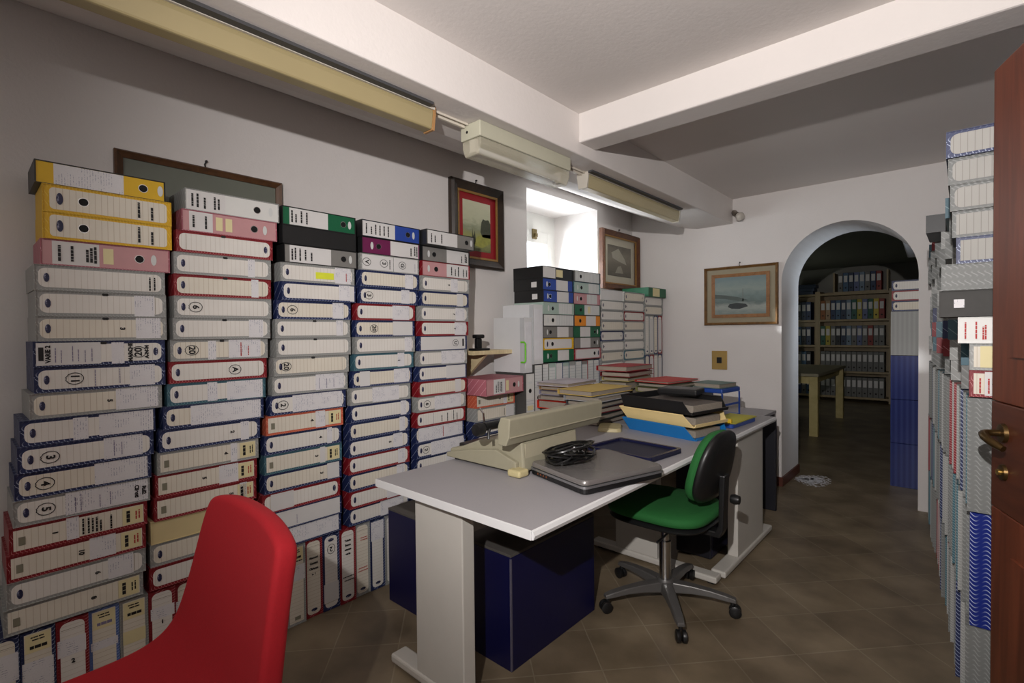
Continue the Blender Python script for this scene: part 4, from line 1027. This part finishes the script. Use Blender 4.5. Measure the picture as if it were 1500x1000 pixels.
# switch plate and wall lamp
sp = empty('switch_plate', (-1.603, FY, 1.02)); tag(sp, 'square brass-coloured switch plate on far wall below the seascape', 'switch')
ob('plate', MB().box(-.066, .066, -.010, -.0005, -.082, .082), mat('old_brass_plate', (176, 146, 84), 0.45, 0.3, var=0.12), sp, bev=.003)
ob('rocker', MB().box(-.022, .022, -.016, -.0105, -.026, .026), BLK, sp, bev=.003)
wlp = empty('wall_lamp', (-1.475, FY, 2.29)); tag(wlp, 'small bare-bulb spotlight fitting high on far wall', 'wall lamp')
ob('wall_stub', MB().lathe([(0, -.02), (.022, -.02), (.026, -.0005), (0, -.0005)], 14, (0, 0), 'y'), mat('lamp_metal', (120, 112, 100), 0.35, 0.7), wlp, smooth=True)
ob('socket', MB().tube([(0, -.02, 0), (.02, -.05, -.015), (.055, -.085, -.04)], [.018, .02, .024], 12), MATS['lamp_metal'], wlp, smooth=True)
ob('bulb', MB().tube([(.055, -.085, -.04), (.065, -.095, -.048), (.082, -.112, -.06), (.095, -.125, -.07), (.101, -.131, -.074)], [.018, .028, .036, .028, .006], 14), mat('frosted_glass', (196, 190, 180), 0.15), wlp, smooth='all')

# ------------------------------------------------------------------ ceiling lights
DIFF = ruled('ribbed_diffuser', (196, 184, 146), (174, 160, 118), 0.006, 0.3, 0.3, axis=1)
DIFF2 = mat('yellowed_diffuser', (160, 146, 108), 0.3, var=0.12, scale=3)
HOUS = mat('lamp_housing', (206, 200, 188), 0.5, var=0.03)
ENDC = mat('end_cap_tan', (170, 128, 82), 0.5, var=0.05)
def batten(y0, y1, label, m, em, x0=-1.677, x1=-1.605, h=.088):
    t = empty('ceiling_light', ((x0 + x1)/2, (y0 + y1)/2, 2.199)); tag(t, label, 'ceiling light', 'fluorescent lights along the beam')
    w = (x1 - x0)/2; l = (y1 - y0)/2
    ob('housing', MB().box(-w, w + .004, -l, l, -.012, 0), HOUS, t)
    ob('soffit_shadow_strip', MB().box(w + .0045, w + .034, -l - .01, l - .03, -.010, 0.0005), mat('soffit_shadow_dark', (70, 70, 72), 0.6), t)  # dark strip stands in for the fitting's shadow on the soffit
    ob('diffuser', MB().prism([(-w, -.0125), (w, -.0125), (w, -.03), (w * .75, -h), (-w * .75, -h), (-w, -.03)], -l + .004, l - .004, 'y'), m, t, bev=.006, angle=20)
    for s in (-1, 1): ob('end_cap', MB().prism([(-w - .002, 0), (w + .002, 0), (w + .002, -.03), (w * .78, -h - .003), (-w * .78, -h - .003), (-w - .002, -.03)], s * l - .006, s * l + .006, 'y'), em, t)
    return t
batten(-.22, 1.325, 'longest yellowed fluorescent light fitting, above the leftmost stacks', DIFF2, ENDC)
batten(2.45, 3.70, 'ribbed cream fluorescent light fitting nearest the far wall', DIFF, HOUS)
cl = empty('ceiling_light', (-1.612, 1.865, 2.199)); tag(cl, 'short grey-green fluorescent fitting with clear cover, between two longer ones', 'ceiling light', 'fluorescent lights along the beam')
GG = mat('grey_green_enamel', (186, 184, 164), 0.5, var=0.04)
ob('housing', MB().box(-.062, .062, -.335, .335, -.068, 0), GG, cl, bev=.004)
ob('housing_hole', MB().lathe([(0, -.3362), (.006, -.3362), (.006, -.335), (0, -.335)], 10, (-.02, -.035), 'y'), HOLE, cl)
clr, nt, b, N, L = newmat('clear_cover')
b.inputs['Base Color'].default_value = lin((205, 200, 178)); b.inputs['Roughness'].default_value = 0.15; b.inputs['Alpha'].default_value = 0.45
ob('clear_cover', MB().prism([(-.058, -.069), (.058, -.069), (.058, -.10), (.042, -.142), (-.042, -.142), (-.058, -.10)], -.33, .33, 'y'), clr, cl, bev=.006, angle=20)
ob('tube_lamp', MB().lathe([(0, -.30), (.013, -.30), (.013, .30), (0, .30)], 14, (0, -.105), 'y'), mat('tube_white', (225, 225, 225), 0.3), cl, smooth=True)
for s in (-1, 1): ob('lamp_holder', MB().box(-.018, .018, s * .312 - .011, s * .312 + .011, -.125, -.0685), HOUS, cl)
CBL = mat('white_cable', (214, 206, 192), 0.5)
for y0, y1, lab in ((1.333, 1.528, 'white cable run joining the longest light to the short one'), (2.202, 2.443, 'white cable run joining short light to the ribbed one')):
    o = link('ceiling_cable', MB().box(-1.655, -1.640, y0, y1, 2.184, 2.1998).box(-1.628, -1.62, y0, y1, 2.19, 2.1998).mesh('ceiling_cable', bev=.003), CBL); tag(o, lab, 'cable', 'cable runs between the ceiling lights')

# ------------------------------------------------------------------ far room
TW = wood('table_pine', (176, 160, 100), (200, 184, 126), (6, 2, 6))
ft = empty('work_table', (-2.0, 7.75, 0)); tag(ft, 'plain pale wooden work table in the dark far room', 'table')
ob('table_top', MB().box(-.72, .72, -.92, .92, .72, .755), mat('table_top_grey', (150, 142, 116), .6), ft, bev=.003)
ob('apron', MB().box(-.66, .66, -.86, -.835, .63, .7195).box(-.66, .66, .835, .86, .63, .7195).box(-.66, -.635, -.835, .835, .63, .7195).box(.635, .66, -.835, .835, .63, .7195), TW, ft)
for sx in (-1, 1):
    for sy in (-1, 1): ob('leg', MB().box(sx * .66 - .045, sx * .66 + .045, sy * .84 - .045, sy * .84 + .045, 0, .72), TW, ft, bev=.003)
# bookcases
SHB = wood('bookcase_wood', (150, 132, 100), (172, 152, 116), (8, 2, 2))
LV = [.09, .54, 1.0, 1.46, 1.93]
def bookcase(x0, x1, label):
    t = empty('bookcase', ((x0 + x1)/2, 10.78, 0)); tag(t, label, 'bookcase', 'bookcases in the far room'); w = (x1 - x0)/2
    for s in (-1, 1): ob('side_board', MB().box(s * w - .02, s * w + .02, -.18, .18, 0, 1.97), SHB, t)
    for z in LV: ob('shelf_board', MB().box(-w + .0205, w - .0205, -.18, .18, z - .035, z), SHB, t)
    ob('back_board', MB().box(-w + .02, w - .02, .182, .19, 0, 1.97), SHB, t)
bookcase(-1.98, -.93, 'right-hand wooden bookcase full of binders in far room')
bookcase(-3.06, -2.02, 'left-hand wooden bookcase behind the table in far room')
cr_ = empty('wooden_crate', (-1.36, 10.78, 1.932)); tag(cr_, 'open wooden crate of binders on top of right-hand bookcase', 'crate')
ob('crate_side', MB().box(-.40, -.375, -.17, .17, 0, .36), SHB, cr_); ob('crate_side', MB().box(.375, .40, -.17, .17, 0, .36), SHB, cr_)
ob('crate_floor', MB().box(-.374, .374, -.17, .17, 0, .02), SHB, cr_)
BC = [(150, 90, 40), (168, 140, 110), (40, 60, 96), (70, 100, 130), (50, 64, 90), (120, 140, 160), (40, 96, 84), (176, 160, 50), (100, 110, 150), (30, 90, 70), (200, 180, 60), (140, 44, 36), (110, 110, 108), (36, 40, 46)]
BN = ['brown', 'tan', 'navy', 'steel blue', 'slate', 'pale blue', 'teal', 'mustard', 'lavender', 'green', 'yellow', 'brick red', 'grey', 'black']
SHN = ['bottom', 'second', 'third', 'fourth']
def binder(x, z, ci, h, w, label, grp, y=10.61):
    m = mat('binder_%d' % ci, BC[ci], 0.5, var=0.1)
    o = link('binder', cached(('bind', h, w), lambda: MB().box(0, w, 0, .27, 0, h).mesh('binder', bev=.003)), m, loc=(x, y, z)); reg(o, label, 'binder', grp)
    link('spine_label', cached(('bl', h, w), lambda: MB().add([(w*.15, -.001, h*.5), (w*.85, -.001, h*.5), (w*.85, -.001, h*.85), (w*.15, -.001, h*.85)], [(0,1,2,3)]).mesh('spine_label')), PLAINP, o)
    link('spine_hole', cached(('bh', h, w), lambda: MB().add([(w*.5 + .014*math.cos(2*PI*i/12), -.001, h*.2 + .014*math.sin(2*PI*i/12)) for i in range(12)], [tuple(range(12))]).mesh('spine_hole')), HOLE, o)
rnd = random.Random(11)
for s in range(4):
    x = -1.955; k = 0
    while x < -1.03:
        ci = {3: [0, 1, 2, 3, 4, 5, 6, 7, 8, 9, 10, 11], 2: [9, 7, 12, 13, 4, 5, 12, 8, 12, 11, 12, 12], 1: [12] * 12, 0: [12] * 12}[s][k % 12]
        w = .074
        binder(x, LV[s] + .001, ci, .345, w, f'{BN[ci]} binder, {ORF[k]} from left on {SHN[s]} shelf of right-hand bookcase', f'binders on the {SHN[s]} shelf of the right-hand bookcase')
        x += w + .005; k += 1
    x = -2.5; k = 0
    while x < -2.12:
        ci = [13, 4, 2, 12, 3][(k + s) % 5]
        binder(x, LV[s] + .001, ci, .335, .074, f'{BN[ci]} binder, {ORF[k]} visible on {SHN[s]} shelf of left-hand bookcase', f'binders on the {SHN[s]} shelf of the left-hand bookcase')
        x += .079; k += 1
for k in range(8):
    ci = [12, 3, 4, 8, 5, 12, 2, 11][k]
    binder(-1.36 - .33 + k * .08, 1.953, ci, .33, .074, f'{BN[ci]} binder standing in wooden crate, {ORF[k]} from left', 'binders in the wooden crate', y=10.63)
for k in range(3):
    o = link('binder', cached(('lyb',), lambda: MB().box(0, .34, 0, .27, 0, .06).mesh('binder', bev=.003)), mat('binder_4', BC[4], .5), loc=(-2.42 + .02 * k, 10.63, 1.932 + .062 * k)); reg(o, f'dark binder lying on left-hand bookcase, {("bottom", "middle", "top")[k]} of three', 'binder', 'binders lying on the left-hand bookcase')
# tower of box files just beyond the arch
for t, kch in enumerate(('T', 'T', 'T', 'g')):
    for j in range(2):
        box_file(up_right(-.445 + .0, 5.10 + .086 * j, .001 + .3555 * t) @ Matrix.Translation((0, 0, 0)), kch, '', f'{describe(kch, "")} standing beyond the arch, {("bottom", "second", "third", "fourth")[t]} tier, {("front", "behind another")[j]}', 'files standing beyond the arch', Hh=.084, seed=t, D=.262)
for i in range(3):
    box_file(Matrix.Translation((-.44, 5.10, .001 + .3555 * 4 + .0825 * i)), 'brb'[i], '', f'{COL["brb"[i]][0]} box file lying beyond the arch, {("bottom", "middle", "top")[i]} of three', 'files lying beyond the arch', Hh=.0815, seed=i)
fl = empty('far_spotlight', (-2.0, 9.3, 2.419)); tag(fl, 'small pale round lamp under the far room ceiling', 'ceiling light')
ob('lamp_stem', MB().lathe([(0, 0), (.03, 0), (.03, -.012), (.01, -.014), (.01, -.06), (0, -.06)], 12), MATS['lamp_metal'], fl)
ob('globe', MB().lathe([(0, -.0605), (.04, -.068), (.06, -.10), (.055, -.14), (.03, -.165), (0, -.17)], 16), MATS['frosted_glass'], fl, smooth='all')
# plaster dust on the floor by the arch
mb = MB(); rnd = random.Random(5)
for i in range(520):
    r = rnd.random() ** .8; a = rnd.uniform(0, 2*PI)
    cx, cy = -.975 + .15 * r * math.cos(a), 4.86 + .17 * r * math.sin(a) * (1 + .6 * math.cos(a)); q = rnd.uniform(.006, .02) * (1.3 - .8 * r)
    if cx < AX0 + .03: continue
    mb.add([(cx + q * math.cos(k) * rnd.uniform(.6, 1.2), cy + q * math.sin(k) * rnd.uniform(.6, 1.2), .0006 + .0002 * (i % 7)) for k in (0, 1.05, 2.1, 3.14, 4.2, 5.2)], [(0,1,2,3,4,5)])
o = ob('plaster_dust', mb, mat('plaster_dust', (236, 236, 240), .9)); tag(o, 'scattered white plaster dust on floor at foot of arch', 'dust', kind='stuff')

# ------------------------------------------------------------------ lights
def light(kind, name, loc, energy, col=(1,1,1), target=None, **k):
    l = bpy.data.lights.new(name, kind); l.energy = energy; l.color = col
    for a, v in k.items(): setattr(l, a, v)
    o = bpy.data.objects.new(name, l); C.objects.link(o); o.location = loc
    if target: o.rotation_euler = (Vector(target) - Vector(loc)).to_track_quat('-Z', 'Y').to_euler()
    return o
light('SPOT', 'key_lamp', (0.0, -.45, 1.78), 262, (1, .955, .935), (-1.25, 2.9, 1.85), spot_size=math.radians(112), spot_blend=1.0, shadow_soft_size=.015)
light('AREA', 'added_fill', (-.9, -1.3, 2.0), 7, (1, .96, .93), (-1.3, 2.5, .9), shape='RECTANGLE', size=1.2, size_y=.8)  # added soft fill from behind the camera, lifts the shaded areas
light('AREA', 'window_daylight', (-2.90, 3.4, 1.85), 11, (.9, .96, 1.0), (-1.2, 3.4, 1.5), shape='RECTANGLE', size=.85, size_y=.7)
light('SUN', 'daylight_beam', (-6, 1, 5), 5.0, (.95, .98, 1.0), (-6 + 2.23, 1 + 1.26, 5 - .80), angle=math.radians(1.5))
light('AREA', 'far_room_daylight', (.68, 6.0, 1.5), 7, (.74, .87, 1.0), (-1.2, 4.7, 1.7), shape='RECTANGLE', size=.7, size_y=.9, spread=math.radians(80))
light('POINT', 'far_room_fill', (-2.75, 9.0, 1.4), 5, (.95, 1, .88), shadow_soft_size=.2)  # added fill, out of view behind the arch jamb, lifts the dark ceiling
w = bpy.data.worlds.new('World'); bpy.context.scene.world = w; w.use_nodes = True
w.node_tree.nodes['Background'].inputs[0].default_value = (.86, .93, 1, 1); w.node_tree.nodes['Background'].inputs[1].default_value = 3.5

# ------------------------------------------------------------------ camera
f_px, psi, pit, rol, hcam = 736.0, math.radians(42), math.radians(1.0), math.radians(-.57), 1.28
fw_ = Vector((-math.sin(psi) * math.cos(pit), math.cos(psi) * math.cos(pit), -math.sin(pit)))
r0 = Vector((math.cos(psi), math.sin(psi), 0)); u0 = r0.cross(fw_)
r_ = r0 * math.cos(rol) + u0 * math.sin(rol); u_ = -r0 * math.sin(rol) + u0 * math.cos(rol)
cam = bpy.data.cameras.new('camera'); co = bpy.data.objects.new('camera', cam); C.objects.link(co)
co.matrix_basis = Matrix(((r_.x, u_.x, -fw_.x, 0), (r_.y, u_.y, -fw_.y, 0), (r_.z, u_.z, -fw_.z, hcam), (0, 0, 0, 1)))
cam.sensor_width = 36; cam.lens = f_px / 1500 * 36; cam.clip_start = .02
bpy.context.scene.camera = co
sc = bpy.context.scene
sc.view_settings.view_transform = 'Standard'; sc.view_settings.look = 'None'; sc.view_settings.exposure = 0.0
dup = [k for k, v in SEEN.items() if v > 1]
if dup: print('DUPLICATE LABELS', len(dup), dup[:8])
